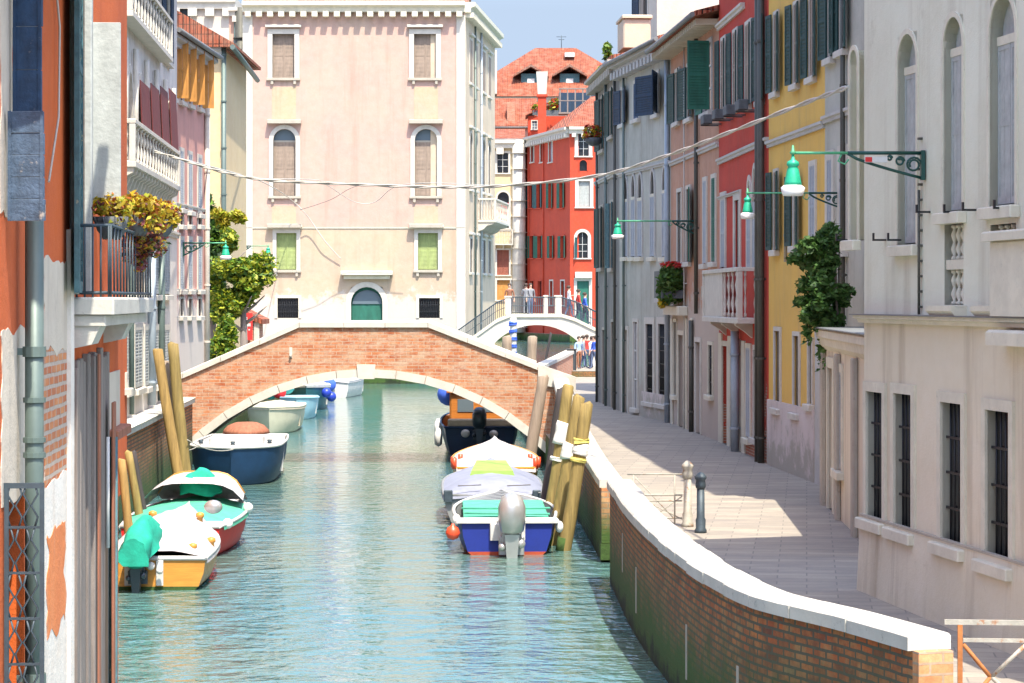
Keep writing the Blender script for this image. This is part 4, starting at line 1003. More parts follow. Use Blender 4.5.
# yellow gabled house
v = Bld('cream_gable_house', 'pale yellow house with red tiled roof behind the pink house', XY(150, 98), XY(222, 98), QZ, PZ(48, 98), 9, 'pl_cream')
v.wall(); v.band(v.z1-.3, .3, .3, 'st_grey', 'cornice')
zt = v.z1; m = M(); Lr = v.L; m.prism([(-.6, zt), (Lr+.6, zt), (Lr+.6, zt+.12), (Lr*.15, zt+1.9), (-.6, zt+1.9)], -.5, 9.5); m.build('roof', 'tile_red', v.root)
v.part('gutter', 'pipe_grey', lambda m: m.tube([(Lr+.5, -.6, zt-.02), (Lr+.5, 9, zt-.5)], .11, 8)); v.pipe(224, 'pipe_grey', .1)
v.win(160, 172, 90, 120, fill='glass')
# orange house mid left (seen past the near corner)
oh = Bld('orange_house', 'plain orange plaster house seen in a narrow strip left of the white palazzo', (-6.7, 30.5), XY(127, 49.4), QZ, 15, 6, 'pl_orange')
oh.win(8.0, 9.0, 6, 8, uz=True, fill='shut', sh='sh_green'); oh.win(13.0, 14.0, 6, 8, uz=True, fill='shut', sh='sh_green'); oh.win(18.6, 18.75, 3, 3.2, uz=True)
oh.wall(); oh.roof(.4, 1.5)
# near left house
NL = lambda Yv: (-1.9-.07*Yv, Yv)
nb = Bld('near_orange_house', 'peeling orange house with weathered shutters and planted balcony at the left edge', NL(12.6), NL(20.2), -.5, 11, 1.6, 'pl_orange')
nb.op.append((nb.u(71), nb.u(84), 4.85, 7.3, 'rect', .2))
nb.op.append((nb.u(8), nb.u(24), 2.1, 3.7, 'rect', .25))
nb.wall()
def patch(px0, px1, pyt, pyb, mat, name, proud, seed, jag=.05, n=14):
    rr = random.Random(seed); u0, u1 = nb.u(px0), nb.u(px1); um = (u0+u1)/2; zt_, zb_ = nb.z(pyt, um), nb.z(pyb, um)
    pts = []; n = 40; o_ = Vector((seed*3.1, 0, 0)); w_ = u1-u0
    def jt(t, k): return (noise.noise(Vector((t*3.2, k, seed)))*jag*2.2+noise.noise(Vector((t*9, k, seed)))*jag*.7)
    for i in range(n): t = i/n; pts.append((u0+jt(t, 1)*min(1, t*8), zb_+(zt_-zb_)*t))
    for i in range(12): t = i/12; pts.append((u0+w_*t, zt_+jt(t, 7)*.5))
    for i in range(n): t = i/n; pts.append((u1+jt(t, 13)*min(1, t*8), zt_+(zb_-zt_)*t))
    for i in range(12): t = i/12; pts.append((u1-w_*t, zb_+jt(t, 19)*.5))
    m = M(); m.prism(pts, -proud, .001); return m.build(name, mat, nb.root)
patch(0, 12, -50, 215, 'pl_beige', 'plaster_patch', .004, 1); patch(1, 26, 330, 500, 'pl_beige', 'plaster_patch', .004, 2); patch(43, 68, 262, 350, 'pl_beige', 'plaster_patch', .005, 3, .08)
patch(43, 67, 345, 482, 'br_raw', 'brick_patch', .003, 4); patch(42, 69, 478, 760, 'pl_whitewash', 'plaster_patch', .006, 5); patch(46, 64, 528, 630, 'pl_orange2', 'plaster_patch', .009, 6, .08, 20)
patch(66.5, 70, 230, 760, 'pl_whitewash', 'plaster_strip', .03, 7, .01)
nb.pipe(17, 'pipe_grey', .055, z0=2.0, z1=5.4, y=-.10)
for yy in (400, 440, 455): 
    u = nb.u(17); z_ = nb.z(yy, u); nb.part('pipe_collar', 'pipe_grey', lambda m: m.lathe([(.066, -.015), (.066, .015)], (u, -.10, z_), 12, smooth=False))
# blue shutters at the left edge (perpendicular leaves of horizontal boards)
def board_leaf(px, y0, y1, w_, ang, mat, name='shutter', n=5, off=-.02, t=.035):
    u = nb.u(px); za_, zb_ = nb.z(y1, u), nb.z(y0, u); m = M(); hh = zb_-za_
    for i in range(n): m.bbox(0, w_-R.uniform(0, .012), -R.uniform(0, .006), t, hh*i/n+.002, hh*(i+1)/n-.002, .003)
    if n > 1:
        m.box(w_-.022, w_-.004, -.012, -.0065, 0, hh); m.box(.004, .022, -.012, -.0065, 0, hh)
    m.cur = 1; m.box(.004, w_-.014, .004, t-.004, 0.001, hh-.001); m.cur = 0
    m.box(.02, w_-.02, t, t+.02, hh*.15, hh*.15+.06); m.box(.02, w_-.02, t, t+.02, hh*.85, hh*.85+.06)
    ob = m.build(name, [mat, 'sh_greyblue'], nb.root); ob.location = (u, off, za_); ob.rotation_euler = (0, 0, rad(ang)); return ob
board_leaf(9, -60, 113, .17, -97, 'sh_bluepeel', n=4); board_leaf(4, 111, 221, .21, -100, 'sh_slatepeel', n=5)
board_leaf(85, 22, 208, .245, -90, 'sh_weatherpale', n=1); 
u = nb.u(62.5)
leaf_mesh(nb.u(74)-u, 3.1, 'sh_weather', nb.root, (nb.u(74), -.03, 4.85), rad(184), True); None
nb.part('dark_interior', 'glassdark', lambda m: m.box(nb.u(71), nb.u(84), .18, .2, 4.85, 7.3))
nb.part('window_surround', 'sh_weatherpale', lambda m: (m.bbox(nb.u(83.5), nb.u(85), -.06, .0, 4.84, 7.4, .01), m.bbox(nb.u(69.5), nb.u(70.8), -.06, 0, 4.84, 7.4, .01)))
# stone balcony slab with railing
u0, u1 = nb.u(70.5), nb.L-.05; zs_ = 4.82
bs = nb.part('balcony', 'st_cap', lambda m: (m.bbox(u0, u1, -.30, 0, zs_-.12, zs_, .015), m.bbox(u0+.03, u1-.03, -.24, 0, zs_-.2, zs_-.122, .01), m.prism([(0, zs_-.2), (-.2, zs_-.2), (-.14, zs_-.33), (0, zs_-.36)], u0+.05, u0+.5, 'x'), m.prism([(0, zs_-.2), (-.2, zs_-.2), (-.14, zs_-.33), (0, zs_-.36)], u1-1.2, u1-.8, 'x')))
m = M()
for i in range(5): m.tube([(u0+.03, -.04-.055*i, zs_), (u0+.03, -.04-.055*i, zs_+.5)], .008, 6)
for i in range(15): x_ = u0+.03+(u1-u0-.06)*i/14; m.tube([(x_, -.275, zs_), (x_, -.275, zs_+.5)], .008, 6)
for z_ in (zs_+.03, zs_+.5): m.tube([(u0+.03, -.02, z_), (u0+.03, -.275, z_), (u1-.03, -.275, z_)], .012, 6)
m.build('railing', 'metal_grey', bs)
ubs = nb.part('unseen_shade_balcony', 'st_cap', lambda m: m.bbox(0.02, nb.u(66), -.52, 0, 7.28, 7.42, .015))  # balcony added above the frame to shade the wall's upper left
m = M(); m.bbox(.02, nb.u(66), -.52, -.44, 8.2, 8.3, .01)
for i in range(14): baluster(m, (.1+(nb.u(66)-.2)*i/13, -.48, 7.421), .778, .05)
m.build('balustrade', 'st_cap', ubs)
# ornate grille lower-left
u = nb.u(4); ul = nb.u(26)
def ogr(m):
    za_, zb_ = 2.0, 3.78; ue = nb.u(3); yo = -.215
    for yy_ in (yo, -.02): m.box(ue-.012, ue+.012, yy_-.012, yy_+.012, za_, zb_)
    m.box(ue-.01, ue+.01, yo, 0, zb_-.03, zb_)
    rows = 7
    for j in range(rows):
        z0_ = za_+(zb_-za_)*j/rows; zc = z0_+(zb_-za_)/rows/2; hh = (zb_-za_)/rows
        m.box(ue-.008, ue+.008, yo, -.02, z0_, z0_+.014)
        for i in range(4):
            y_ = yo+.02+(.175)*(i+.5)/4; s_ = 1 if (i+j) % 2 else -1
            m.tube([(ue, y_, z0_), (ue, y_+s_*.018, zc-hh*.25), (ue, y_-s_*.018, zc), (ue, y_+s_*.018, zc+hh*.25), (ue, y_, z0_+hh)], .0065, 5)
nb.part('window_grille', 'metal_grey', ogr)
# boards, posts and torn edge under the balcony
def boards(m):
    rr = random.Random(9); x_ = nb.u(71)
    while x_ < nb.u(104): w_ = rr.uniform(.1, .2); m.bbox(x_, x_+w_-.015, -.03-rr.uniform(0, .04), 0, -.4, rr.uniform(4.3, 4.45), .006); x_ += w_
nb.part('boarding', 'wood_board', boards)
nb.part('boarding_post', 'wood_boardred', lambda m: (m.bbox(nb.u(87), nb.u(89), -.09, -.075, -.4, 4.4, .005), m.bbox(nb.u(101), nb.u(103.5), -.1, -.08, -.4, 4.0, .006)))
nb.part('white_conduit', 'white_paint', lambda m: m.tube([(nb.u(96), -.09, 2.9), (nb.u(96), -.09, 3.75)], .014, 8))
nb.part('dark_ledge', 'wood_boardred', lambda m: m.bbox(nb.u(106), nb.L+.12, -.1, .02, nb.z(437, 7), nb.z(428, 7), .01))
nb.part('plaster_patch', 'pl_beige', lambda m: m.box(nb.u(105.5), nb.L+.004, -.015, 0, nb.z(436, 7), nb.z(372, 7)))
m = M(); m.tube([(nb.u(103), -.08, -.5), (nb.u(103), -.08, 3.72)], .036, 10); m.build('teal_post', 'sh_weather', nb.root)
m = M(); m.tube([(nb.u(48), -.015, 7.2), (nb.u(55), -.03, 6.6), (nb.u(54), -.03, 6.0), (nb.u(44), -.03, 5.55)], .008, 6); m.build('loose_cable', 'cable_white', nb.root)

# ------------------------------------------------------------------ vegetation
def foliage(pts_fn, n, size, mats, name, parent, seed=1, flat=.6):
    rr = random.Random(seed); m = M()
    for i in range(n):
        c = Vector(pts_fn(rr)); s_ = size*rr.choice((.5, .75, 1, 1, 1.3, 1.7))*rr.uniform(.8, 1.2)
        a = Vector((rr.gauss(0, 1), rr.gauss(0, 1), rr.gauss(0, flat))).normalized(); b_ = a.orthogonal().normalized(); b_ = (b_*math.cos(t0:=rr.uniform(0, 6.3))+a.cross(b_)*math.sin(t0))
        m.cur = min(int(rr.random()**1.2*len(mats)), len(mats)-1)
        tip = c+a*s_; m.poly([c-a*s_, c-a*s_*.1+b_*s_*.5, tip, c-a*s_*.1-b_*s_*.5])
    return m.build(name, mats, parent, fix=False)
def blob(cs, hollow=.45):
    """cs: list of (x,y,z,rx,ry,rz); sample points mostly near the surface"""
    tot = sum(c[3]*c[5] for c in cs)
    def fn(rr):
        t = rr.random()*tot
        for c in cs:
            t -= c[3]*c[5]
            if t <= 0: break
        d = Vector((rr.gauss(0, 1), rr.gauss(0, 1), rr.gauss(0, 1))).normalized(); r_ = rr.uniform(hollow, 1)**.7
        f_ = 1+.22*noise.noise(Vector(c[:3])+d*2.1)
        return (c[0]+d.x*c[3]*r_*f_, c[1]+d.y*c[4]*r_*f_, c[2]+d.z*c[5]*r_*f_)
    return fn
def clumps(base, n, rx, ry, rz, r, seed):
    rr = random.Random(seed); out = []
    for i in range(n):
        d = Vector((rr.gauss(0, 1), rr.gauss(0, 1), rr.gauss(0, 1))).normalized()*rr.uniform(.3, 1)
        q = r*rr.uniform(.6, 1.2); out.append((base[0]+d.x*rx, base[1]+d.y*ry, base[2]+d.z*rz, q, q, q*.75))
    return out
def trunk(root, h, r, lim, seed):
    rr = random.Random(seed); m = M(); m.tube([(0, 0, -.1), (.05, 0, h*.4), (0, .05, h)], [r, r*.8, r*.5], 8)
    for i in range(lim):
        a = rr.uniform(0, 6.3); l_ = h*rr.uniform(.14, .24); z_ = h*rr.uniform(.65, .98); m.tube([(0, 0, z_), (l_*.5*math.cos(a), l_*.5*math.sin(a), z_+l_*.35), (l_*math.cos(a), l_*math.sin(a), z_+l_*.8)], [r*.4, r*.25, r*.08], 6)
    return m.build('trunk', 'wood_board', root)
YT = 94.0; sT = F/YT
t1 = empty('cypress_tree', (PX(212, YT), YT, QZ), 0, 'dense dark green conical tree against the pale yellow house', 'tree'); trunk(t1, 6, .16, 6, 1)
foliage(blob([(-.3, 0, 4.6, .75, .7, 1.6), (-.2, 0, 6.2, .65, .6, 1.6), (-.35, 0, 7.4, .4, .4, 1.0), (.1, 0, 5.4, .55, .6, 1.2)]), 6000, .11, ['leaf_b', 'leaf_a', 'leaf_d'], 'crown', t1, 2)
t3 = empty('broad_tree', (PX(243, YT-2), YT-2, QZ), 0, 'broad yellow green tree spreading before the palace annexe', 'tree'); trunk(t3, 4.0, .2, 9, 3)
foliage(blob(clumps((.0, 0, 4.9), 18, 1.2, 1.0, .8, .5, 5)+clumps((-.5, 0, 3.7), 14, .8, .7, 1.0, .45, 55)+clumps((-.5, 0, 6.1), 7, .6, .6, 1.0, .3, 6)), 11000, .10, ['leaf_c', 'leaf_a', 'leaf_c', 'leaf_b'], 'crown', t3, 7)
foliage(blob(clumps((-.6, 0, 7.0), 9, .8, .4, 1.0, .24, 8)), 1300, .09, ['leaf_y', 'leaf_c'], 'sprays', t3, 9)
t4 = empty('garden_bush', (PX(222, YT-5), YT-5, QZ), 0, 'tall bright green bush below the broad tree', 'bush'); trunk(t4, 2, .08, 4, 4)
foliage(blob([(0, 0, 1.6, .55, .5, 1.3), (.15, 0, 2.6, .42, .4, .8), (-.1, 0, .8, .6, .5, .8)]), 4200, .08, ['leaf_a', 'leaf_c', 'leaf_b'], 'foliage', t4, 11)
# garden shed with banner
sd = Bld('garden_gable', 'small brick gable with tiled coping beyond the bridge on the left', XY(231, 108), XY(256, 108), QZ, PZ(322, 108), 3, 'br_plain')
sd.wall(); sd.part('roof', 'tile_red', lambda m: m.prism([(-.2, sd.z1+.5), (0, sd.z1+.85), (sd.L+.3, sd.z1+.12), (sd.L+.3, sd.z1-.1)], -.2, 3)); sd.part('gable', 'br_plain', lambda m: m.prism([(0, sd.z1), (0, sd.z1+.5), (sd.L, sd.z1+.01)], 0.01, 2.9)); each(sd, 'pilaster', 'st_white', ((-.12, .12, .6), (sd.L-.1, sd.L+.15, 0)), lambda m, q: m.bbox(q[0], q[1], -.08, 0, QZ, sd.z1+q[2], .02))
bn = empty('red_banner', (PX(246, 107.6), 107.6, PZ(340, 107.6)), 0, 'red banner with white cross emblem on the brick gable', 'banner')
m = M(); s_ = 107.6/F; m.bbox(-6.5*s_, 6.5*s_, 0, .03, 0, 27*s_, .01); m.build('cloth', 'banner_red', bn)
m = M(); zc = 15*s_
for a_, b_, c_, d_ in ((-1.3, 1.3, -8, 8), (-4.6, -1.35, -1.4, 1.6), (1.35, 4.6, -1.4, 1.6), (-3.2, -2.0, 3, 5), (2.0, 3.2, 3, 5), (-4, -2.4, -5.5, -4), (2.4, 4, -5.5, -4)): m.box(a_*s_, b_*s_, -.012, -.002, zc+c_*s_, zc+d_*s_)
m.build('emblem', 'white_paint', bn)
# ivy on the annexe
iv = empty('ivy', (5.95, 45.6, 4.25), 0, 'hanging ivy mass over the annexe canopy beside the yellow house', 'ivy')
m = M()
for i in range(7): a_ = R.uniform(-.4, .4); m.tube([(.25, .1+a_*.5, 0), (.25+a_*.2, .1+a_*.5, .8), (.25+a_*.3, .1+a_*.6, 1.6)], [.03, .02, .01], 6)
m.build('stem', 'wood_board', iv)
foliage(blob([(-.1, 0, .75, .3, .6, .7), (.0, 0, 1.35, .28, .5, .5), (.1, 0, 1.75, .2, .4, .3), (.05, .1, .15, .35, .5, .25)]+clumps((-.12, 0, 1.0), 26, .52, .8, 1.05, .2, 31), .3), 8500, .06, ['ivy_a', 'ivy_b', 'ivy_a', 'ivy_c'], 'foliage', iv, 12)
m_ = [(-.05, .1, -.45, .1, .3, .45), (.25, -.3, -.5, .07, .2, .45), (-.3, .3, -.05, .1, .3, .3), (-.15, 0, -.15, .2, .3, .25)]
for q_ in m_[:3]: foliage(blob([q_], .1), 110, .055, ['ivy_a', 'ivy_c'], 'trailing_stem', iv, 13)
# plants on brown house balcony
bp = empty('balcony_plants', (PX(672, 73), 73, 4.9), 0, 'bushy green plants with red flowers hanging on the brown house balcony', 'plant')
foliage(blob([(-.05, 0, .5, .4, .6, .5), (.15, .3, .2, .35, .5, .4), (-.15, 0, .1, .3, .4, .35)]), 2200, .07, ['ivy_a', 'leaf_b', 'ivy_c'], 'foliage', bp, 14); foliage(blob([(0, 0, .98, .35, .4, .1)]), 150, .06, ['flower_red'], 'flowers', bp, 15); foliage(blob([(-.3, 0, -.2, .15, .2, .15)]), 120, .06, ['flower_yellow', 'leaf_c'], 'yellow_leaves', bp, 16)
m = M(); m.bbox(-.35, .35, -.3, .3, -.05, .2, .03); m.build('trough', 'planter', bp)
# red flower box, scarlet: far bend
fb_ = empty('flower_basket', (PX(594, 90), 90, PZ(146, 90)), 0, 'basket of orange yellow and violet flowers on the dark house at the bend', 'flower basket')
m = M(); m.lathe([(.12, 0), (.3, .12), (.36, .3)], (0, 0, 0), 12); m.box(0, .45, -.02, .02, .2, .24); m.build('basket', 'planter', fb_)
foliage(blob([(-.15, 0, .45, .33, .3, .3), (.1, 0, .5, .3, .3, .3)]), 600, .06, ['leaf_o', 'flower_yellow', 'flower_red', 'leaf_b'], 'flowers', fb_, 17)
# left flower baskets
def basket(px, py, Y, label, seed, n=1100, w_=.17):
    o_ = empty('flower_basket', (PX(px, Y), Y, PZ(py, Y)), 0, label, 'flower basket', 'planted baskets on the near left balcony')
    m = M(); m.lathe([(.06, -.16), (.11, -.1), (.14, 0)], (0, 0, 0), 14)
    for i in range(10): a_ = i*.628; m.tube([(.06*math.cos(a_), .06*math.sin(a_), -.165), (.145*math.cos(a_), .145*math.sin(a_), .0)], .006, 5)
    m.build('wire_basket', 'planter', o_)
    foliage(blob([(0, 0, .08, w_, w_, .09), (w_*.4, 0, 0, w_*.6, w_, .1)]+clumps((0, 0, .0), 6, w_, w_, .12, .06, seed), .2), n, .022, ['leaf_y', 'leaf_y', 'flower_yellow', 'leaf_c', 'leaf_o', 'leaf_p'], 'flowers', o_, seed)
basket(112, 217, 17.6, 'wire basket of yellow flowers nearest on the balcony rail', 21, 1300, .15)
basket(137, 215, 18.6, 'bushy basket of yellow and russet leaves in the middle of the balcony rail', 22, 2200, .20)
basket(158, 220, 19.6, 'farthest basket of yellow leaves trailing over the canal', 23, 1900, .18)
tp = empty('trailing_plant', (PX(140, 18.9), 18.9, PZ(250, 18.9)), 0, 'trailing purple and yellow foliage hanging below the balcony baskets', 'plant')
foliage(blob([(-.02, 0, .02, .13, .3, .15), (.12, 0, .05, .1, .3, .12), (0, 0, -.1, .05, .2, .08)], .2), 1100, .022, ['leaf_p', 'leaf_y', 'leaf_p', 'leaf_d', 'leaf_o'], 'foliage', tp, 24)
m = M(); m.tube([(.16, 0, .16), (.12, 0, .0), (0, 0, -.12)], .006, 5); m.build('stem', 'wood_board', tp)
# roof greenery
rg = empty('terrace_creeper', (PX(603, 90), 90, 13.4), 0, 'green creeper tumbling over the roof terrace of the dark house', 'creeper')
foliage(blob([(.15, 0, .7, .18, .25, .35), (.3, 0, .2, .25, .3, .4), (.15, 0, .0, .35, .3, .3)]), 900, .08, ['leaf_a', 'leaf_c', 'leaf_d'], 'foliage', rg, 25); m = M(); m.tube([(.2, 0, 0), (.15, 0, .8)], .04, 6); m.build('stem', 'wood_board', rg)
rt = empty('terrace_plants', (PX(556, 298), 298, PZ(112, 298)), 0, 'row of potted flowers on the terrace beside the red chimney', 'plant')
foliage(blob([(-2.2, 0, .5, 1, .5, .7), (0, 0, .9, 1.1, .5, .9), (1.8, 0, .5, .9, .5, .7)]), 900, .18, ['leaf_b', 'leaf_c', 'flower_red', 'leaf_y'], 'foliage', rt, 26); m = M(); m.box(-2.9, 2.7, -.3, .3, -.4, .2); m.build('trough', 'planter', rt)

# ------------------------------------------------------------------ piles
def pile(label, top, bot, rw, mat, bands=(), group='mooring piles', zb=-1.5, pointed=.25, name='mooring_pile'):
    T, B = Vector(top), Vector(bot); d_ = (T-B).normalized(); B2 = B+d_*((zb-B.z)/d_.z)
    o_ = empty(name, B2, 0, label, 'mooring pile', group)
    rel = lambda p_: Vector(p_)-B2
    n_ = 14; bx_, bp_ = R.uniform(-.05, .05), R.uniform(0, 3); pts = [rel(B2.lerp(T, i/n_))+Vector((bx_*math.sin(bp_+i*.35), 0, 0)) for i in range(n_+1)]; rs = [rw*(1.10-.16*i/n_)*(1+R.uniform(-.045, .045)) for i in range(n_+1)]; pts.append(rel(T+d_*pointed*rw)+Vector((bx_*math.sin(bp_+n_*.35)+R.uniform(-.02, .02), 0, 0))); rs.append(rw*R.uniform(.5, .8))
    m = M(); m.tube(pts, rs, 12); m.build('shaft', mat, o_)
    for (f0, f1, bm_) in bands:
        a_ = rel(B.lerp(T, f0)); b_ = rel(B.lerp(T, f1)); m = M(); m.tube([a_.lerp(b_, q_/6)+Vector((R.uniform(-.008, .008), 0, 0)) for q_ in range(7)], [rw*R.uniform(1.12, 1.26) for q_ in range(7)], 14); m.build('band', bm_, o_)
    L0 = rel(B+d_*(-B.z-.1)/d_.z*1.0); m = M(); m.tube([L0, L0+d_*.35], [rw*1.1, rw*1.05], 12); m.build('weed_collar', 'moss', o_)
    return o_
gr = 'wooden mooring poles in the clump by the right quay'
pile('olive pole nearest the water at right, wrapped in yellow tape', P(588, 404, 46), P(563, 549, 46), .13, 'wood_pile', ((.60, .63, 'tape_yellow'), (.65, .72, 'tape_white'), (.73, .76, 'tape_yellow')), gr)
pile('olive pole just behind the yellow taped one, tallest flat top', P(581, 397, 47), P(555, 520, 47.), .13, 'wood_pile', ((.50, .62, 'tape_white'),), gr)
pile('olive pole with two white bands beside the black pole', P(570, 386, 48.5), P(547, 515, 48.5), .12, 'wood_pile', ((.55, .72, 'tape_white'), (.42, .45, 'tape_white')), gr)
pile('black tarred pole leaning on the quay next to the olive poles', P(562, 389, 49.5), P(546, 500, 49.5), .11, 'wood_piledark', (), gr)
pile('grey weathered pole alone before the right foot of the brick bridge', P(542, 377, 62), P(528, 486, 62), .15, 'wood_pilegrey', (), None)
gl = 'wooden mooring poles in the clump by the left wall'
pile('pale yellow pole at the front left of the bridge clump', P(158, 350, 58), P(180, 486, 58), .13, 'wood_pile2', (), gl)
pile('brown shaded pole in the middle of the left clump', P(164, 362, 59), P(184, 480, 59), .14, 'wood_pilegrey', (), gl)
pile('pale pole with pointed top on the right of the left clump', P(172, 344, 58.6), P(188, 484, 58.6), .14, 'wood_pile', (), gl)
pile('thin leaning pole nearest the near left house', P(121, 460, 43), P(131, 556, 43), .08, 'wood_pile2', (), 'thin poles by the left wall')
pile('thin tan pole leaning behind the white covered boat', P(128, 452, 46), P(142, 535, 46), .08, 'wood_pile', (), 'thin poles by the left wall')
pile('thin black pole against the left brick wall', P(134, 452, 47), P(147, 530, 47), .06, 'wood_piledark', (), 'thin poles by the left wall')
# distant canal posts
o_ = pile('blue and white striped pole beside the second bridge', P(513, 318, 112), P(513, 400, 112), .16, 'white_paint', [(.1+i*.09, .14+i*.09, 'c_blue') for i in range(10)], None, name='striped_pole')
for px, lab in ((508, 'short brown timber pile left of the striped pole'), (532, 'short brown timber pile right of the striped pole')): pile(lab, P(px, 337, 104), P(px-2, 400, 104), .22, 'wood_pilegrey', (), 'short timber piles before the second bridge')
pile('thin dark pole leaning in the water before the second bridge', P(551, 333, 125), P(546, 360, 125), .07, 'wood_piledark', (), None)

# ------------------------------------------------------------------ boats
def hull_section(t, L_, B_, h0, h1, sternf=.86, p_=2.4, full=.42):
    if t < full: bw = sternf+(1-sternf)*math.sin(t/full*math.pi/2)
    else: bw = max(0, 1-((t-full)/(1-full))**p_)
    return B_/2*bw, h0+(h1-h0)*t**1.8
def boat(name, label, X_, Y_, rz, L_, B_, h0, h1, hull, rim='white_paint', anti=None, deck='white_paint', cover=None, covh=.25, bowdeck=.35, group='boats moored along the canal', sternf=.86, p_=2.4, full=.42, cat='boat', floor=.18, cov=(0, 1)):
    """origin: stern at waterline, bow toward +y"""
    r_ = empty(name, (X_, Y_, 0), rz, label, cat, group); n_ = 22
    ts = [i/n_ for i in range(n_+1)]; m = M(); rings = []
    for t in ts:
        bw, sz = hull_section(t, L_, B_, h0, h1, sternf, p_, full); kz = -.25+.2*max(0, t-.7)*3; rk = .06*L_*(t**4); y_ = t*L_
        w1 = bw*.86; w2 = bw*.62
        sec = [(-bw, y_+rk, sz), (-(bw*.96), y_+rk*.7, sz*.55), (-w1, y_+rk*.4, .06), (-w2, y_, -.14), (0, y_, kz), (w2, y_, -.14), (w1, y_+rk*.4, .06), (bw*.96, y_+rk*.7, sz*.55), (bw, y_+rk, sz)]
        rings.append(sec)
    m.smooth = True; ks = [m.add(r__) for r__ in rings]
    for a_, b_ in zip(ks, ks[1:]):
        for i in range(8):
            m.cur = 1 if (anti and 2 <= i <= 5) else 0
            m.face((a_+i, a_+i+1, b_+i+1, b_+i))
    m.smooth = False; m.cur = 0; s0 = rings[0]
    m.poly([s0[0], s0[1], s0[2], s0[6], s0[7], s0[8]]); m.cur = 1 if anti else 0; m.poly([s0[2], s0[3], s0[4], s0[5], s0[6]])
    m.cur = 2
    if not cover or cov[0] > 0 or cov[1] < 1:   # inner floor and inner sides
        for a_, b_ in list(zip(rings, rings[1:]))[:int(n_*(1-bowdeck)) if bowdeck else int(n_*.8)]:
            m.poly([(a_[0][0]*.78, a_[0][1], floor), (a_[8][0]*.78, a_[8][1], floor), (b_[8][0]*.78, b_[8][1], floor), (b_[0][0]*.78, b_[0][1], floor)])
            for q in (0, 8): m.poly([(a_[q][0]*.79, a_[q][1], floor), (b_[q][0]*.79, b_[q][1], floor), (b_[q][0]*.95, b_[q][1], b_[q][2]), (a_[q][0]*.95, a_[q][1], a_[q][2])])
        m.poly([(s0[0][0]*.79, .05, floor), (s0[8][0]*.79, .05, floor), (s0[8][0]*.95, .05, h0), (s0[0][0]*.95, .05, h0)])
    hl = m.build('hull', [hull, anti or hull, deck], r_)
    m = M()
    pl_ = [Vector(g_[0])+Vector((0, 0, .01)) for g_ in rings]; pr_ = [Vector(g_[8])+Vector((0, 0, .01)) for g_ in rings]
    m.tube(pl_+pr_[::-1], .035, 8); m.tube([pl_[0], pr_[0]], .04, 8)
    m.build('gunwale', rim, r_)
    if bowdeck:
        m = M(); k0 = int(n_*(1-bowdeck)); m.smooth = True
        for a_, b_ in zip(rings[k0:], rings[k0+1:]):
            m.poly([(a_[0][0], a_[0][1], a_[0][2]), (0, a_[0][1], a_[0][2]+.06), (0, b_[0][1], b_[0][2]+.05), (b_[0][0], b_[0][1], b_[0][2])]); m.poly([(a_[8][0], a_[8][1], a_[8][2]), (0, a_[0][1], a_[0][2]+.06), (0, b_[0][1], b_[0][2]+.05), (b_[8][0], b_[8][1], b_[8][2])])
        a_ = rings[k0]; m.smooth = False; m.poly([(a_[0][0]*.95, a_[0][1], floor), (a_[8][0]*.95, a_[8][1], floor), (a_[8][0], a_[8][1], a_[8][2]), (0, a_[0][1], a_[0][2]+.06), (a_[0][0], a_[0][1], a_[0][2])])
        m.build('foredeck', deck, r_)
    if cover:
        m = M(); m.smooth = True; rr = random.Random(hash(name) % 99+int(Y_)); W_ = 12; rows = []
        k0, k1 = int(cov[0]*n_), int(cov[1]*n_)
        for i, g_ in enumerate(rings[k0:k1+1]):
            t = (i+k0)/n_; bw = g_[8][0]; row = []
            hh = covh*(math.sin(min(1, (i+.35)/3)*math.pi/2))*(1-.5*t)
            for j in range(W_+1):
                q = -1+2*j/W_; wr = .07*noise.noise(Vector((q*2.5, t*7, Y_)))+.035*noise.noise(Vector((q*7, t*16, Y_)))+.015*math.sin(t*40+q*3)
                row.append((q*(bw+.02), g_[0][1]-(.02 if i == 0 else 0), g_[0][2]+.015+hh*(1-abs(q)**2.2)+wr*(1-abs(q))))
            rows.append(row)
        dr = [(v_[0]*1.01, v_[1]-(0.03), v_[2]-.1) for v_ in rows[0]] if cov[0] == 0 else None
        m.loft(([dr] if dr else [])+rows, False, False, False)
        sk_ = [[(g_[0]*1.012, g_[1], g_[2]-.09) for g_ in (row[0],)] + [row[0]] for row in rows]; m.loft(sk_, closed=False); sk_ = [[(row[-1][0]*1.012, row[-1][1], row[-1][2]-.09), row[-1]] for row in rows]; m.loft(sk_, closed=False)
        m.build('cover', cover, r_, fix=False)
    return r_, rings
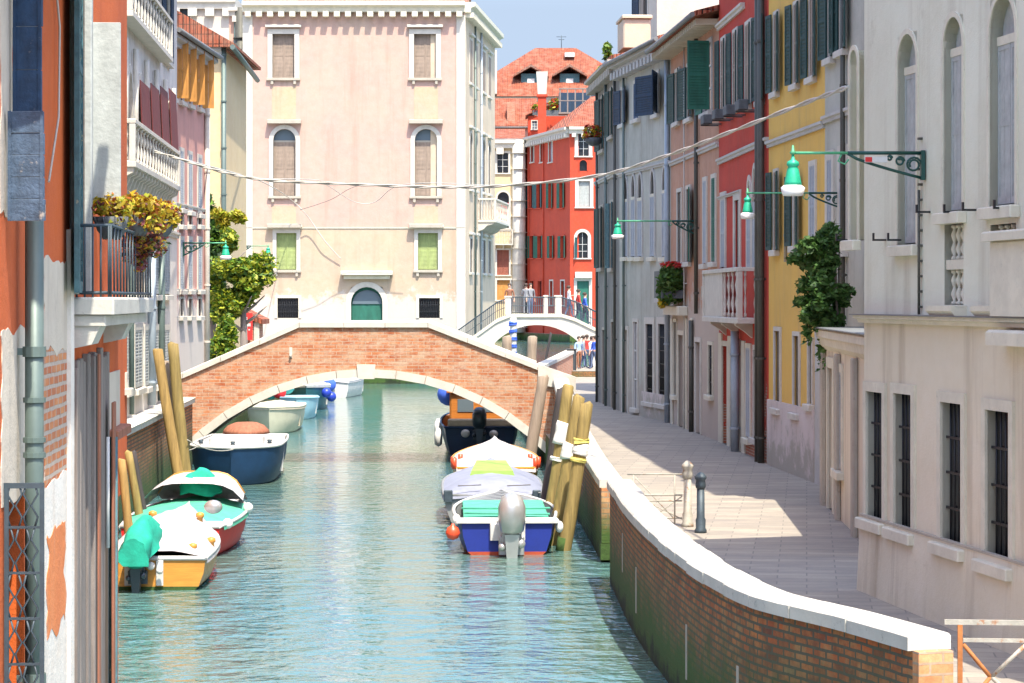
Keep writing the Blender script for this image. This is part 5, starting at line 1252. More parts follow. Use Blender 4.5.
def outboard(root, x_, z_, sc_, cowl='engine_silver', leg='engine_silver', tilt=0):
    m = M(); m.smooth = True; c = sc_
    prof = []
    for zz, rx, ry, oy in ((0, .10, .14, 0), (.04, .15, .2, 0), (.18, .175, .24, -.01), (.34, .17, .23, -.03), (.45, .13, .18, -.03), (.5, .07, .1, -.02), (.51, .01, .02, -.02)):
        prof.append([(x_+rx*c*math.copysign(abs(math.cos(a_))**.7, math.cos(a_)), -.28*c+oy*c+ry*c*math.copysign(abs(math.sin(a_))**.7, math.sin(a_)), z_+zz*c) for a_ in [2*math.pi*i/16 for i in range(16)]])
    m.loft(prof, True, False); mo = m.build('outboard_motor', cowl, root)
    m = M(); m.loft([[(x_-.05*c, -.36*c, z_-.5*c), (x_+.05*c, -.36*c, z_-.5*c), (x_+.05*c, -.2*c, z_-.5*c), (x_-.05*c, -.2*c, z_-.5*c)], [(x_-.09*c, -.42*c, z_), (x_+.09*c, -.42*c, z_), (x_+.09*c, -.16*c, z_), (x_-.09*c, -.16*c, z_)]], True, True); m.ball((x_+.11*c, -.34*c, z_-.12*c), .06*c); m.ball((x_-.12*c, -.34*c, z_-.16*c), .05*c); m.bbox(x_-.16*c, x_+.16*c, -.14*c, -.02, z_-.28*c, z_-.05*c, .02); m.bbox(x_-.12*c, x_-.07*c, -.2*c, .03, z_-.2*c, z_+.02, .01); m.bbox(x_+.07*c, x_+.12*c, -.2*c, .03, z_-.2*c, z_+.02, .01)
    m.lathe([(.02, -.16), (.05, -.1), (.06, 0), (.04, .12)], (x_, -.3*c, z_-.56*c), 10); m.build('motor_leg', leg, mo)
    return mo
# R1 near right boat, stern to camera
YB = 45.2; s_ = F/YB
b1, rg1 = boat('motor_boat', 'blue boat with green tarpaulin and big silver outboard, nearest on the right', PX(507, YB), YB, rad(1.5), 4.9, 2.0, .62, .78, 'hull_blue', 'white_paint', 'hull_antifoul', 'hull_grey', cov=(0, 1), cover=None, bowdeck=.3)
m = M()
for i in range(5):
    y0 = .35+i*.62; m.bbox(-.82, .8, y0, y0+.6, .66+.012*i, .70+.012*i, .015)
m.build('tarpaulin', 'canvas_green', b1)
m = M(); m.bbox(-.98, .98, -.06, .3, .6, .68, .03); m.bbox(-.32, .34, -.1, -.0, .28, .6, .02); m.build('transom_board', 'white_paint', b1)
m = M(); m.tube([(-.8, .35, .76), (.82, .3, .74)], .022, 6); m.tube([(-.85, .9, .8), (.85, .9, .8)], .02, 6); m.build('oar', 'canvas_green', b1)
mo = outboard(b1, 0.08, .44, 1.5)
m = M(); m.lathe([(.001, -.14), (.1, -.1), (.14, 0), (.1, .1), (.03, .14), (.03, .17)], (-1.02, .0, .42), 14); m.build('fender', 'rubber_red', b1)
for q_ in ((1.0, .3, .5), (-.95, .7, .6)): m = M(); m.ball(q_, .08, 10, 1, 1, 1.4); m.build('fender', 'rubber_white', b1)
# R2 lilac covered
YB = 51.2
b2, rg2 = boat('covered_boat', 'grey boat under lilac canvas with lime patch, behind the blue boat', PX(493, YB), YB, rad(1), 5.6, 2.2, .62, .85, 'hull_grey', 'hull_grey', None, cover='canvas_lilac', covh=.34, sternf=.94, p_=3)
m = M()
for i in range(6):
    a_ = (1.9+i*.4); z_ = .99+.012*i
    m.poly([(-.46+.02*i, a_, z_+.03), (.46-.02*i, a_, z_+.03), (.44-.02*i, a_+.4, z_+.045), (-.44+.02*i, a_+.4, z_+.045)])
m.poly([(-.46, 1.9, 1.02), (.46, 1.9, 1.02), (.5, 1.88, .9), (-.5, 1.88, .9)]); m.build('canvas_patch', 'canvas_lime', b2)
for a_, b_ in ((-.75, -.25), (.3, .8)): m = M(); m.tube([(a_, -.07, .84), (b_, -.06, .86)], .012, 5); m.build('tie_cord', 'cable_dark', b2)
for a_, b_ in ((-1.05, -.86), (.84, 1.02)): m = M(); m.bbox(a_, b_, -.1, .0, .5, .75, .02); m.build('fender', 'metal_grey', b2)
# R3 white/orange bow
YB = 57.6
b3, rg3 = boat('small_dinghy', 'white decked dinghy with orange rim and red fenders, third from the front on the right', PX(496, YB), YB, rad(1), 4.3, 2.15, .75, 1.12, 'wood_varnish', 'wood_varnish', None, cover='canvas_white', covh=.22, bowdeck=.0)
for x_, y_ in ((-.86, 1.6), (.86, 1.6), (-1.03, .6), (1.03, .5), (-1.0, .1), (.95, .1)): m = M(); m.tube([(x_, y_, .74), (x_, y_, 1.0)], .06, 8); m.build('fender', 'rubber_red', b3)
# R4 navy with cabin
YB = 74.2
b4, rg4 = boat('cabin_boat', 'navy boat with varnished wooden cabin moored under the right of the bridge', PX(480, YB), YB, rad(1), 7.2, 2.5, .85, 1.2, 'hull_navy', 'hull_navy', None, deck='wood_cabin')
m = M(); m.bbox(-.95, 1.0, .9, 4.2, .9, 1.9, .06); cb = m.build('cabin', 'wood_cabin', b4); m = M(); m.bbox(-1.05, 1.1, .8, 4.3, 1.902, 1.98, .03); m.build('cabin_roof', 'wood_cabin', cb)
m = M(); m.box(-.7, -.2, .88, .899, 1.3, 1.7); m.box(.1, .8, .88, .899, 1.3, 1.7); m.build('cabin_window', 'glassblue', cb)
m = M(); m.bbox(-1.0, 1.1, .0, .3, .86, 1.12, .04); m.box(-1.0, 1.1, -.02, 0, .93, .99); m.build('stern_bench', 'c_beige', b4)
outboard(b4, -.02, .85, 1.3, 'engine_dark', 'engine_dark')
for q_ in ((-1.3, 1, .5), (-1.33, 3, .7)): m = M(); m.lathe([(.001, -.3), (.12, -.22), (.13, .1), (.05, .28), (.001, .3)], q_, 10); m.build('fender', 'rubber_white', b4)
for q_ in ((-.45, -.12, .68), (.42, -.1, .66)): m = M(); m.ball(q_, .14, 10, 1, .6, .9); m.build('buoy', 'rubber_white', b4)
m = M(); m.ball((-.95, 3.4, 1.75), .42, 12, 1, 1.3, .9); m.build('rolled_cover', 'c_blue', b4)
# L1 near left
YB = 39.7
l1, _ = boat('wooden_boat', 'varnished wooden boat under white canvas with teal hooded outboard, nearest on the left', PX(155, YB), YB, rad(1), 4.6, 1.72, .52, .72, 'wood_varnish', 'white_paint', 'moss', cover='canvas_white', covh=.62, sternf=.97, p_=2.6, full=.25, cov=(.02, 1))
mo = outboard(l1, -.27, .40, 1.0, 'canvas_teal', 'engine_dark')
m = M(); m.smooth = True; rr = random.Random(4); rows = []
for i in range(9):
    t = i/8; row = []
    for j in range(15):
        a_ = math.pi*(j/14); w_ = .25*(1-.3*t)*(1+.12*math.sin(j*2.1+i))+.14*noise.noise(Vector((j*.45, i*.5, 2))); hh = (.42-.1*t)
        row.append((-.27+.22*t+w_*math.cos(a_), -.62+1.25*t, .60+.12*t+.22*math.sin(t*3.1)+hh*math.sin(a_)**.8*(.75+.25*math.sin(t*3.14))-.14*(1-math.sin(a_))))
    rows.append(row)
m.loft(rows, False, False, False); m.poly([v_ for v_ in rows[0]]); m.build('motor_hood', 'canvas_teal', mo, fix=False)
m = M(); m.ball((-.05, -.16, .42), .07); m.ball((.1, -.18, .34), .06); m.build('tiller_clamp', 'white_paint', mo)
m = M(); m.bbox(-.5, -.38, -.04, -.005, .08, .5, .01); m.bbox(.02, .14, -.04, -.005, .08, .5, .01); m.build('motor_pad', 'white_paint', l1)
for x_, y_, z_ in ((-.42, 2.9, .8), (.45, 2.6, .8), (.60, .2, .5), (.80, 1.2, .5)): m = M(); m.lathe([(.05, 0), (.05, .16), (.075, .18), (.07, .24), (.02, .26)], (x_, y_, z_), 10); m.build('mooring_bitt', 'wood_varnish', l1)
m = M(); m.ball((.62, 3.2, 1.1), .14, 14, 1.2, .7, .9); m.build('engine_cover', 'engine_silver', l1)  # silver ball standing for an engine cover
# L2 red
YB = 44.6
l2, _ = boat('runabout', 'red hulled runabout with green tarpaulin and white windscreen cover behind the wooden boat', PX(170, YB), YB, rad(-1.5), 5.2, 2.15, .58, .78, 'hull_red', 'white_paint', None, deck='white_paint', cover='canvas_green', covh=.22, cov=(.06, .7))
m = M(); m.smooth = True; rows = []
for i in range(6):
    t = i/5; rows.append([((-1+2*j/10)*(1.0-.12*t), 2.6+1.1*t, .72+.62*(1-abs(-1+2*j/10)**4*.7)*math.sin((.55+.45*t)*1.57)) for j in range(11)])
m.loft(rows, False, False, False); lowr = [(v_[0]*1.0, v_[1]+.5, .75) for v_ in rows[-1]]; m.loft([rows[-1], lowr], closed=False); m.build('windscreen_cover', 'canvas_white', l2, fix=False)
m = M(); m.tube([(v_[0], v_[1]+.01, v_[2]+.005) for v_ in rows[-1]], .022, 8); m.build('screen_rim', 'wood_varnish', l2)
m = M(); m.smooth = True; m.lathe([(.36*(1-(i/12)**2.2)+.005, .5*i/12) for i in range(13)], (.05, 3.15, .95), 22, 1.15, .8)
m.v = [(v_[0]+.10*noise.noise(Vector(v_)*5), v_[1]+.06*noise.noise(Vector(v_)*5+Vector((9, 0, 0))), v_[2]+.12*noise.noise(Vector(v_)*4+Vector((0, 9, 0)))) for v_ in m.v]
m.build('folded_tarpaulin', 'canvas_teal', l2)
for q_ in ((1.1, 2.6, .72), (1.0, .5, .6)): m = M(); m.ball(q_, .1, 10); m.build('fender', 'rubber_white', l2)
m = M(); m.ball((.28, .1, .66), .11, 10); m.build('buoy', 'cloth_red', l2)
m = M(); m.bbox(.15, .95, .05, .38, .6, .66, .02); m.build('stern_deck', 'white_paint', l2)
# L3 navy, bow to camera
YB = 62.0
l3, _ = boat('navy_launch', 'broad navy launch with white deck and round brown hatch by the left poles', PX(223, YB), YB+6.3, rad(180+2), 6.2, 2.4, .95, .98, 'hull_navy', 'white_paint', None, sternf=.9, p_=7, full=.5, bowdeck=.45)
m = M(); m.bbox(-.7, .7, 3.9, 5.0, 1.0, 1.2, .05); cb = m.build('coaming', 'white_paint', l3)
m = M(); m.smooth = True; m.lathe([(.65, 0), (.62, .1), (.5, .22), (.3, .3), (.01, .32)], (-.1, 2.6, 1.15), 18, 1, 1.2); m.build('hatch', 'wood_boardred', l3)
for x_, y_ in ((0, 5.9), (-.9, 5.1), (.9, 5.1)): m = M(); m.lathe([(.07, 0), (.05, .05), (.07, .1), (.01, .11)], (x_, y_, 1.02), 8); m.build('bitt', 'metal_grey', l3)
# L4 cream
YB = 86
l4, _ = boat('cream_boat', 'cream and sage green boat with pointed bow, first beyond the bridge on the left', PX(267, YB), YB+5.6, rad(180+1), 5.6, 2.0, .85, .95, 'hull_cream', 'hull_cream', None, deck='c_beige', sternf=.9, p_=4, full=.45, cover='c_beige', covh=.12)
# L5 sky blue
YB = 96
l5, _ = boat('pale_blue_boat', 'pale blue boat with red and teal cloths aboard, second beyond the bridge at left', PX(290, YB), YB+5, rad(180+3), 5, 1.6, .75, .9, 'hull_skyblue', 'hull_skyblue', None, deck='white_paint', p_=3.5)
m = M(); m.ball((.75, 3.6, 1.05), .28, 10, 1, 1, .9); m.build('cloth_heap', 'cloth_red', l5); m = M(); m.ball((.5, 3.2, 1.25), .3, 10, 1.2, 1, 1); m.ball((1.1, 3.4, 1.0), .25, 10); m.build('cloth_heap', 'cloth_aqua', l5)
# L6 dark teal
YB = 104
l6, _ = boat('dark_teal_boat', 'dark teal boat with white deck and blue fenders, third beyond the bridge on the left', PX(299, YB), YB+6, rad(180+3), 6, 1.9, .95, 1.1, 'hull_teal', 'white_paint', None, p_=3, cover='white_paint', covh=.2)
for q_ in ((-1.05, 4.5, .55), (-.85, 5.2, .75)): m = M(); m.ball(q_, .22, 10); m.build('fender', 'rubber_blue', l6)
m = M(); m.bbox(-.3, .1, 3.2, 3.8, 1.1, 1.65, .06); m.build('instrument_pod', 'metal_grey', l6)
# L7 white far
YB = 118
l7, _ = boat('far_white_boat', 'white boat with blue engine cover, farthest moored on the left', PX(334, YB), YB, rad(-8), 5.5, 1.7, .8, 1.0, 'white_paint', 'white_paint', None, cover='canvas_white', covh=.25)
m = M(); m.ball((-.15, -.25, .65), .34, 12, .9, .7, 1); m.build('outboard_motor', 'c_blue', l7)

def rope(root, a_, b_, sag, mat='cable_white'):
    a_, b_ = Vector(a_)-root.location, Vector(b_)-root.location; m = M()
    Rm = Matrix.Rotation(-root.rotation_euler.z, 3, 'Z')
    m.tube([Rm @ (a_.lerp(b_, i/10)+Vector((0, 0, -sag*4*(i/10)*(1-i/10)))) for i in range(11)], .012, 5); m.build('mooring_rope', mat, root)
rope(b2, (.4, 51.6, .7), (1.2, 49.3, 1.3), .2)
rope(b4, (.1, 74.3, .95), (.95, 70.0, 1.2), .1); rope(l3, (-8.2, 63.2, 1.0), (-8.3, 58.6, 1.2), .12); rope(l3, (-7.0, 62.6, 1.0), (-7.9, 58.4, 1.4), .2)
# ------------------------------------------------------------------ street furniture
def bollard(x_, y_, h_, r_, mat, label, tip=True):
    o_ = empty('bollard', (x_, y_, QZ), 0, label, 'bollard'); m = M()
    m.lathe([(r_*1.5, 0), (r_*1.5, .05), (r_*1.2, .08), (r_*1.25, .22), (r_, .26), (r_*.95, h_*.72)], (0, 0, 0), 14); m.build('shaft', mat, o_)
    m = M(); m.lathe([(r_*.95, h_*.722), (r_*1.25, h_*.75), (r_*1.3, h_*.8), (r_*1.1, h_*.86), (r_*1.5, h_*.9), (r_*1.45, h_*.93), (r_*.7, h_*.98), (r_*.15, h_)], (0, 0, 0), 14); m.build('cap', mat, o_)
    return o_
bollard(3.16, 40.2, 1.02, .068, 'metal_grey', 'dark grey iron bollard on the sunny pavement')
o_ = bollard(3.02, 41.3, 1.14, .07, 'metal_rustwhite', 'white rust stained iron post at the end of the low gate')
gt = empty('rusty_gate', (2.0, 41.6, QZ), 0, 'low rusty white gate between the parapet and the white iron post', 'gate')
m = M()
for z_ in (.88, .52, .42, .12): m.tube([(0, 0, z_), (.95, 0, z_)], .014, 6)
for x_ in (.1, .82): m.tube([(x_, 0, 0.02), (x_, 0, .88)], .014, 6)
m.tube([(.82, 0, .1), (.1, 0, .86)], .01, 5); m.tube([(.95, 0, .88), (1.0, 0, 1.0), (1.02, 0, 1.03)], .014, 6); m.tube([(.3, 0, .42), (.95, 0, .1)], .01, 5); m.tube([(.4, 0, .1), (.95, 0, .5)], .01, 5)
m.build('bars', 'metal_rustwhite', gt)
rl = empty('railing', (4.0, 22.2, QZ), rad(-5), 'white painted rusty railing at the lower right corner', 'railing')
m = M(); m.box(-.0, 1.6, -.02, .02, .90, .945); m.box(.17, 1.6, -.015, .015, .74, .775); m.build('rails', 'metal_rustwhite', rl)
m = M(); m.box(.12, .165, -.02, .02, 0, .899); m.box(1.2, 1.245, -.02, .02, 0, .899); m.build('post', 'metal_rust', rl)
m = M(); m.tube([(.17, 0, .72), (.42, 0, .42)], .02, 8); m.tube([(.42, 0, .42), (.17, 0, .1)], .02, 8); m.build('brace', 'metal_rust', rl); m = M(); m.tube([(.43, 0, .42), (.75, 0, .73)], .02, 8); m.tube([(.43, 0, .42), (.75, 0, .1)], .02, 8); m.build('brace', 'metal_rustwhite', rl)

def lamp(label, xw, Y_, z_, arm_, sc_=1., dirx=-1, bsz=.7):
    """wall lamp: plate at wall x=xw, arm toward canal"""
    o_ = empty('street_lamp', (xw, Y_, z_), 0 if dirx < 0 else rad(180), label, 'street lamp', 'green wall lamps over the canal path')
    m = M(); m.tube([(0, 0, 0), (-bsz, 0, 0)], .028*sc_, 8); m.box(-.05, .0, -.05, .05, -.42*sc_, .03)
    import math as _m
    pts = [(-bsz, 0, -.01)]+[(-bsz+bsz*.95*t_, 0, -.02-.36*sc_*t_**.8) for t_ in [i/8 for i in range(1, 9)]]; m.tube(pts, .024*sc_, 7)
    for cx, cz, rr_, tn in ((-.17*sc_, -.18*sc_, .12*sc_, 1.6), (-.38*sc_, -.13*sc_, .07*sc_, 1.4), (-.54*sc_, -.08*sc_, .04*sc_, 1.3)):
        m.tube([(cx+rr_*(1-.5*k_/20)*_m.cos(k_/20*tn*6.28), 0, cz+rr_*(1-.5*k_/20)*_m.sin(k_/20*tn*6.28)) for k_ in range(21)], .017*sc_, 6)
    m.build('bracket', 'metal_green', o_)
    m = M(); m.tube([(-bsz, 0, 0), (-arm_, 0, 0)], .022*sc_, 8); m.lathe([(.01, -.03), (.045, 0), (.02, .03), (.012, .09), (.001, .1)], (-arm_, 0, 0), 10); m.tube([(-bsz-.08, .0, -.02), (-bsz-.12, 0, -.1), (-bsz-.04, 0, -.14), (-bsz+.01, 0, -.08)], .012, 6); m.build('arm', 'arm_green', o_)
    m = M(); m.lathe([(.02, -.02), (.03, -.08), (.09, -.11), (.1, -.15), (.075, -.17), (.09, -.2), (.13, -.36), (.14, -.4)], (-arm_, 0, 0), 16, sc_, sc_); m.build('lamp_cap', 'lamp_green', o_)
    m = M(); m.lathe([(.14, -.40), (.19, -.43), (.17, -.5), (.15, -.53)], (-arm_, 0, 0), 16, sc_, sc_); m.build('lamp_shade', 'rubber_white', o_)
    return o_
lamp('largest green lamp on a scrolled bracket fixed to the pale palace', PW(29.7)-.01, 29.7, 6.62, 1.63, .8, bsz=.95)
lamp('green lamp hanging before the red house from the grey house bracket', 6.75, 48.9, PZ(193, 48.9), 1.95, .8)
lamp('distant green lamp on a long arm in front of the grey gothic house', PX(697, 70.5)-.03, 70.5, PZ(221, 70.5), 2.3)
lamp('small teal lamp reaching out past the left bank trees', PX(183, 76), 76, PZ(243, 76), 1.35, dirx=1)
lamp('tiny green lamp beyond the left bank trees near the lime shutters', PX(236, 112), 112, PZ(246, 112), 1.5, dirx=1)
sg = empty('notice_plate', (PW(29.7)-.62, 29.64, 6.5), 0, 'small red and white plate in the bracket of the largest lamp', 'sign'); m = M(); m.box(-.14, .14, -.01, .01, 0, .07); m.build('plate', 'white_paint', sg); m = M(); m.box(-.135, -.05, -.014, -.0102, .005, .065); m.build('red_field', 'banner_red', sg)

# cables ---------------------------------------------------------------
def cable(label, pts, r_, mat, tw=0):
    P_ = [Vector(q) for q in pts]; out = []
    for i in range(len(P_)-1):
        p0 = P_[max(i-1, 0)]; p1 = P_[i]; p2 = P_[i+1]; p3 = P_[min(i+2, len(P_)-1)]
        for j in range(10): t = j/10; out.append(.5*((2*p1)+(-p0+p2)*t+(2*p0-5*p1+4*p2-p3)*t*t+(-p0+3*p1-3*p2+p3)*t**3))
    out.append(P_[-1]); m = M(); base_ = out[0].copy()
    if tw:
        for ph in (0, math.pi):
            m.tube([q-base_+Vector((0, .0, 0))+Vector((math.cos(k*.9+ph)*r_*.3, math.cos(k*.9+ph)*r_*.8, math.sin(k*.9+ph)*r_*.8)) for k, q in enumerate(out)], r_*.75, 6)
    else: m.tube([q-base_ for q in out], r_, 5)
    o_ = m.build('cable', mat); o_.location = base_; tag(o_, label, 'cable', 'cables strung across the canal'); return o_
cable('thick twisted white cable crossing from the palace to the left bank', [P(848, 87, 32.4), P(800, 105, 36), P(720, 136, 42), P(660, 158, 46), P(596, 176, 50), P(500, 186, 53), P(430, 187, 54.5), P(345, 184, 56), P(265, 180, 57), P(215, 170, 58), P(170, 156, 59), P(124, 143, 60)], .026, 'cable_white', 1)
cable('grey cable drooping across the pink palace front to its wall', [P(168, 156, 59), P(215, 168, 85), P(258, 180, 120), P(285, 195, 135), P(305, 213, 137.3), P(325, 241, 137.6), P(341, 259, 137.8)], .03, 'cable_white')
cable('thin cable looping between the palace windows', [P(258, 179, 110), P(317, 180, 125), P(330, 187, 128), P(355, 202, 130), P(375, 202, 130), P(395, 187, 128), P(430, 183, 125), P(500, 186, 122)], .022, 'cable_white')
cable('very thin dark wire rising over the palace front', [P(300, 210, 135), P(330, 200, 135), P(362, 185, 135), P(420, 187, 135)], .02, 'cable_dark')

# ------------------------------------------------------------------ second bridge
B2Y = 131.0; s2_ = F/B2Y
b5 = empty('stone_bridge', (0, B2Y, 0), 0, 'pale stone footbridge with iron railings beyond the brick bridge', 'bridge')
def t2f(x_):
    pts = [(PX(458, B2Y), PZ(348, B2Y)), (PX(497, B2Y), PZ(320, B2Y)), (PX(510, B2Y), PZ(315, B2Y)), (PX(562, B2Y), PZ(315, B2Y)), (PX(575, B2Y), PZ(319, B2Y)), (PX(606, B2Y), PZ(334, B2Y))]
    for a_, b_ in zip(pts, pts[1:]):
        if x_ <= b_[0]: t = (x_-a_[0])/(b_[0]-a_[0]); return a_[1]*(1-t)+b_[1]*t
    return pts[-1][1]
ac, ar_h, zc_ = PX(537, B2Y), 3.1, PZ(325, B2Y); rise = 2.4; AR2 = (ar_h**2+rise**2)/(2*rise)
def s2f(x_):
    d_ = AR2*AR2-(x_-ac)**2; z_ = zc_-AR2+math.sqrt(d_) if d_ > 0 else -1
    return z_ if z_ > .2 and abs(x_-ac) < ar_h else -1
m = M(); xa, xb = PX(458, B2Y), PX(606, B2Y); N_ = 90
for i in range(N_):
    a_, b_ = xa+(xb-xa)*i/N_, xa+(xb-xa)*(i+1)/N_; sa, sb = s2f(a_), s2f(b_)
    if (sa < 0) != (sb < 0): sa = sb = min(sa, sb)
    for y_ in (0, 3): m.poly([(a_, y_, sa), (b_, y_, sb), (b_, y_, t2f(b_)), (a_, y_, t2f(a_))])
    m.poly([(a_, 0, sa), (b_, 0, sb), (b_, 3, sb), (a_, 3, sa)]); m.poly([(a_, 0, t2f(a_)), (b_, 0, t2f(b_)), (b_, 3, t2f(b_)), (a_, 3, t2f(a_))])
for x_ in (xa, xb): m.poly([(x_, 0, -1), (x_, 3, -1), (x_, 3, t2f(x_)), (x_, 0, t2f(x_))])
m.build('arch', 'st_white', b5)
m = M()
for i in range(40):
    a_, b_ = xa+(xb-xa)*i/40, xa+(xb-xa)*(i+1)/40
    for y0 in (-.08, 2.88): m.loft([[(a_, y0, t2f(a_)-.12), (a_, y0, t2f(a_)+.06), (a_, y0+.2, t2f(a_)+.06), (a_, y0+.2, t2f(a_)-.12)], [(b_, y0, t2f(b_)-.12), (b_, y0, t2f(b_)+.06), (b_, y0+.2, t2f(b_)+.06), (b_, y0+.2, t2f(b_)-.12)]], True, True)
m.build('string_course', 'st_warm', b5)
for px in (508, 546, 558.5): 
    x_ = PX(px, B2Y); z_ = t2f(x_)
    for y_ in (-.02, 2.8): m = M(); w_ = .17 if px != 546 else .1; m.bbox(x_-w_, x_+w_, y_, y_+.25, z_+.06, z_+1.0, .03); m.bbox(x_-w_-.03, x_+w_+.03, y_-.03, y_+.28, z_+1.0, z_+1.08, .02); m.build('pillar', 'st_white', b5)
m = M()
for y_ in (.1, 2.93):
    k_ = 75; pts = [(xa+(xb-xa)*i/k_, y_, t2f(xa+(xb-xa)*i/k_)) for i in range(k_+1)]
    for q in pts: m.box(q[0]-.012, q[0]+.012, q[1]-.012, q[1]+.012, q[2]+.06, q[2]+.95)
    m.tube([(q[0], q[1], q[2]+.97) for q in pts], .03, 6); m.tube([(q[0], q[1], q[2]+.5) for q in pts], .014, 5)
m.build('iron_railing', 'metal_grey', b5)
# right bank wall leading to the stone bridge
PR = [(-.1, 93.5), (.9, 104), (2.0, 115), (3.0, 125.5)]
rw_ = empty('far_quay_wall', (3.0, 125.5, 0), 0, 'brown brick wall with pale coping leading towards the stone bridge', 'wall')
o_ = strip(PR, 0, -.4, -2, [1.65, 1.8, 1.95, 2.1], ['br_plain'], 'wall', None); reparent(o_, rw_); o_ = strip(PR, .05, -.45, [1.652, 1.802, 1.952, 2.102], [1.8, 1.95, 2.1, 2.25], ['st_white'], 'coping', None); reparent(o_, rw_)
land('far_quay', [(-.1, 93.5), (.3, 90), (6, 90), (8, 128), (3.0, 125.5)], .897)
bx = empty('shaded_wall_corner', (PX(571.5, 122.5), 122.5, QZ), 0, 'dark box standing for the shaded corner of the brown wall near the stone bridge', 'wall corner')  # black box put where the low wall's end lies in shadow
m = M(); m.bbox(-.24, .24, 0, .5, 0, 1.35, .03); m.bbox(-.28, .28, -.04, .54, 1.352, 1.4, .02); m.build('body', 'metal_black', bx); m = M(); m.box(-.2, -.005, -.012, -.001, .08, 1.28); m.box(.005, .2, -.012, -.001, .08, 1.28); m.build('front_panels', 'metal_grey', bx)

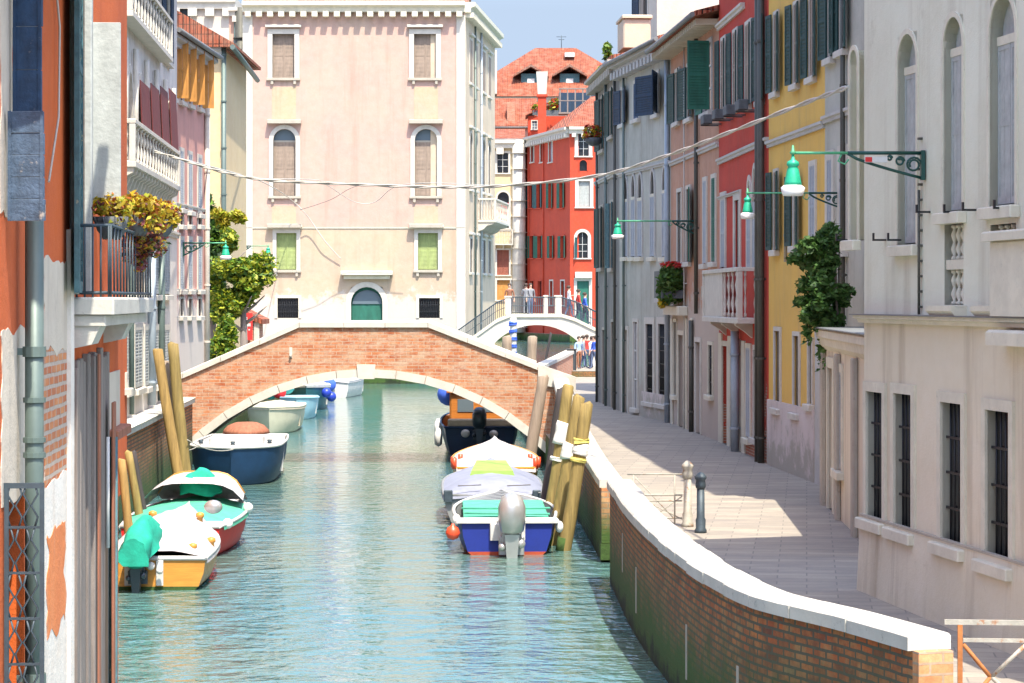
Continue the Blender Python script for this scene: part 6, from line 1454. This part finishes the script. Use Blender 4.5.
# ------------------------------------------------------------------ people
def person(label, x_, y_, z_, rz, shirt, trousers, step=.18, arm='down', group=None, h_=1.72, extra=None):
    k = h_/1.75; V = []; E = []; Rr = []
    def v(p_, r_, par=None):
        V.append(tuple(c_*k for c_ in p_)); Rr.append(r_*k); i_ = len(V)-1
        if par is not None: E.append((par, i_))
        return i_
    pel = v((0, 0, .95), .15); sp_ = v((0, .0, 1.12), .135, pel); ch = v((0, .01, 1.32), .16, sp_); nk = v((0, -.0, 1.46), .06, ch); hd0 = v((0, -.01, 1.55), .075, nk); hd = v((0, -.015, 1.64), .1, hd0); v((0, -.01, 1.73), .075, hd); v((0, -.115, 1.62), .018, hd)
    for s_ in (-1, 1):
        sh_ = v((.19*s_, 0, 1.40), .062, ch)
        if arm == 'bend' and s_ > 0: el = v((.26*s_, -.02, 1.13), .045, sh_); wr = v((.2*s_, -.22, 1.2), .032, el); hn = v((.18*s_, -.29, 1.22), .036, wr); fd = (0, -1, .2)
        else: sw = .1*s_*(1 if step else 0); el = v((.25*s_, .03+sw*.5, 1.12), .045, sh_); wr = v((.27*s_, -.03+sw, .87), .032, el); hn = v((.27*s_, -.05+sw, .8), .036, wr); fd = (0, -.3, -1)
        bp_ = V[hn]
        for fi in range(4):
            o1 = (bp_[0]/k+(fi-1.5)*.02*(1 if arm != 'bend' else 1), bp_[1]/k+fd[1]*.05+(fi-1.5)*.004, bp_[2]/k+fd[2]*.05); a1 = v(o1, .009, hn); v((o1[0], o1[1]+fd[1]*.03-.01, o1[2]+fd[2]*.035), .008, a1)
        th = v((bp_[0]/k-.03*s_, bp_[1]/k-.03, bp_[2]/k-.01), .011, hn); v((bp_[0]/k-.035*s_, bp_[1]/k-.05, bp_[2]/k-.04), .009, th)
        hp = v((.09*s_, 0, .9), .1, pel); kn = v((.1*s_, -.04+step*s_*.45, .5), .062, hp); an = v((.1*s_, step*s_+.02, .09), .042, kn); v((.115*s_, step*s_-.15, .035), .035, an)
    me = bpy.data.meshes.new('person'); me.from_pydata(V, E, []); ob = bpy.data.objects.new('person', me); COL.objects.link(ob)
    md = ob.modifiers.new('s', 'SKIN'); 
    for i_, d_ in enumerate(me.skin_vertices[0].data): d_.radius = (Rr[i_], Rr[i_]*(.72 if i_ in (0, 1, 2) else 1)); d_.use_root = (i_ == 0)
    md2 = ob.modifiers.new('u', 'SUBSURF'); md2.levels = 1; md2.render_levels = 1
    bpy.context.view_layer.update(); dg = bpy.context.evaluated_depsgraph_get(); nm = bpy.data.meshes.new_from_object(ob.evaluated_get(dg)); ob.modifiers.clear(); ob.data = nm
    nm.materials.clear()
    for mm in ('skin', shirt, trousers, 'c_dark'): nm.materials.append(MT[mm])
    for p_ in nm.polygons:
        c_ = p_.center/k; p_.use_smooth = True; xx = abs(c_.x)
        p_.material_index = 0 if c_.z > 1.46 else (3 if c_.z < .08 else (2 if (c_.z < .98 and xx < .215) else (0 if (c_.z < 1.0 or c_.y < -.13) and c_.z < 1.3 else 1)))
    ob.location = (x_, y_, z_); ob.rotation_euler = (0, 0, rz); tag(ob, label, 'person', group)
    m = M(); m.smooth = True; m.lathe([(.112*k, -.03), (.118*k, .02), (.1*k, .08), (.06*k, .115), (.001, .125)], (0, .02*k, 1.655*k), 12, .95, 1.05); m.build('hair', 'hair', ob)
    if extra == 'pack': m = M(); m.bbox(-.16, .16, .13, .32, 1.0, 1.42, .05); m.build('backpack', 'c_lblue', ob)
    return ob
def on2(px): x_ = PX(px, B2Y+1.2); return x_
for (px, lab, shc, trc, rz_, st, am, ex) in (
    (509.5, 'person in brown top standing behind the left pillar of the stone bridge', 'c_brown', 'c_dark', 0, 0, 'down', None), (526, 'person in dark grey jacket leaning over the stone bridge railing', 'c_grey', 'c_grey', rad(160), 0, 'bend', None),
    (530.5, 'person with pale blue backpack beside the grey jacketed one', 'c_grey', 'c_jeans', rad(15), .1, 'down', 'pack'), (569, 'person in white shirt walking down the right end of the stone bridge', 'c_white', 'c_jeans', rad(100), .2, 'bend', None),
    (578.5, 'person in dark red top on the bridge steps', 'c_red', 'c_dark', rad(100), .15, 'down', None), (585, 'person in bright blue jacket on the bridge steps', 'c_blue', 'c_dark', rad(100), .18, 'down', None)):
    x_ = on2(px); person(lab, x_, B2Y+1.2, t2f(x_)+.005, rz_, shc, trc, st, am, None, 1.72, ex)
for i, (px, dy, shc, trc, lab) in enumerate(((579, 0, 'c_lblue', 'c_brown', 'person in pale blue top and brown trousers at the bridge foot'), (583.5, 1.2, 'c_grey', 'c_jeans', 'person in grey top half hidden in the group at the bridge foot'), (587, 2.4, 'c_red', 'c_jeans', 'person in red top and navy trousers in the middle of the group'), (591.5, .8, 'c_white', 'c_dark', 'person in white top and dark trousers at the bridge foot'), (594.5, 0, 'c_blue', 'c_jeans', 'person in blue top and jeans beside the dark house'))):
    person(lab, PX(px, 125.5+dy), 125.5+dy, 1.2, rad(20+i*70), shc, trc, .15, 'down', None, 1.68+.03*(i % 3))
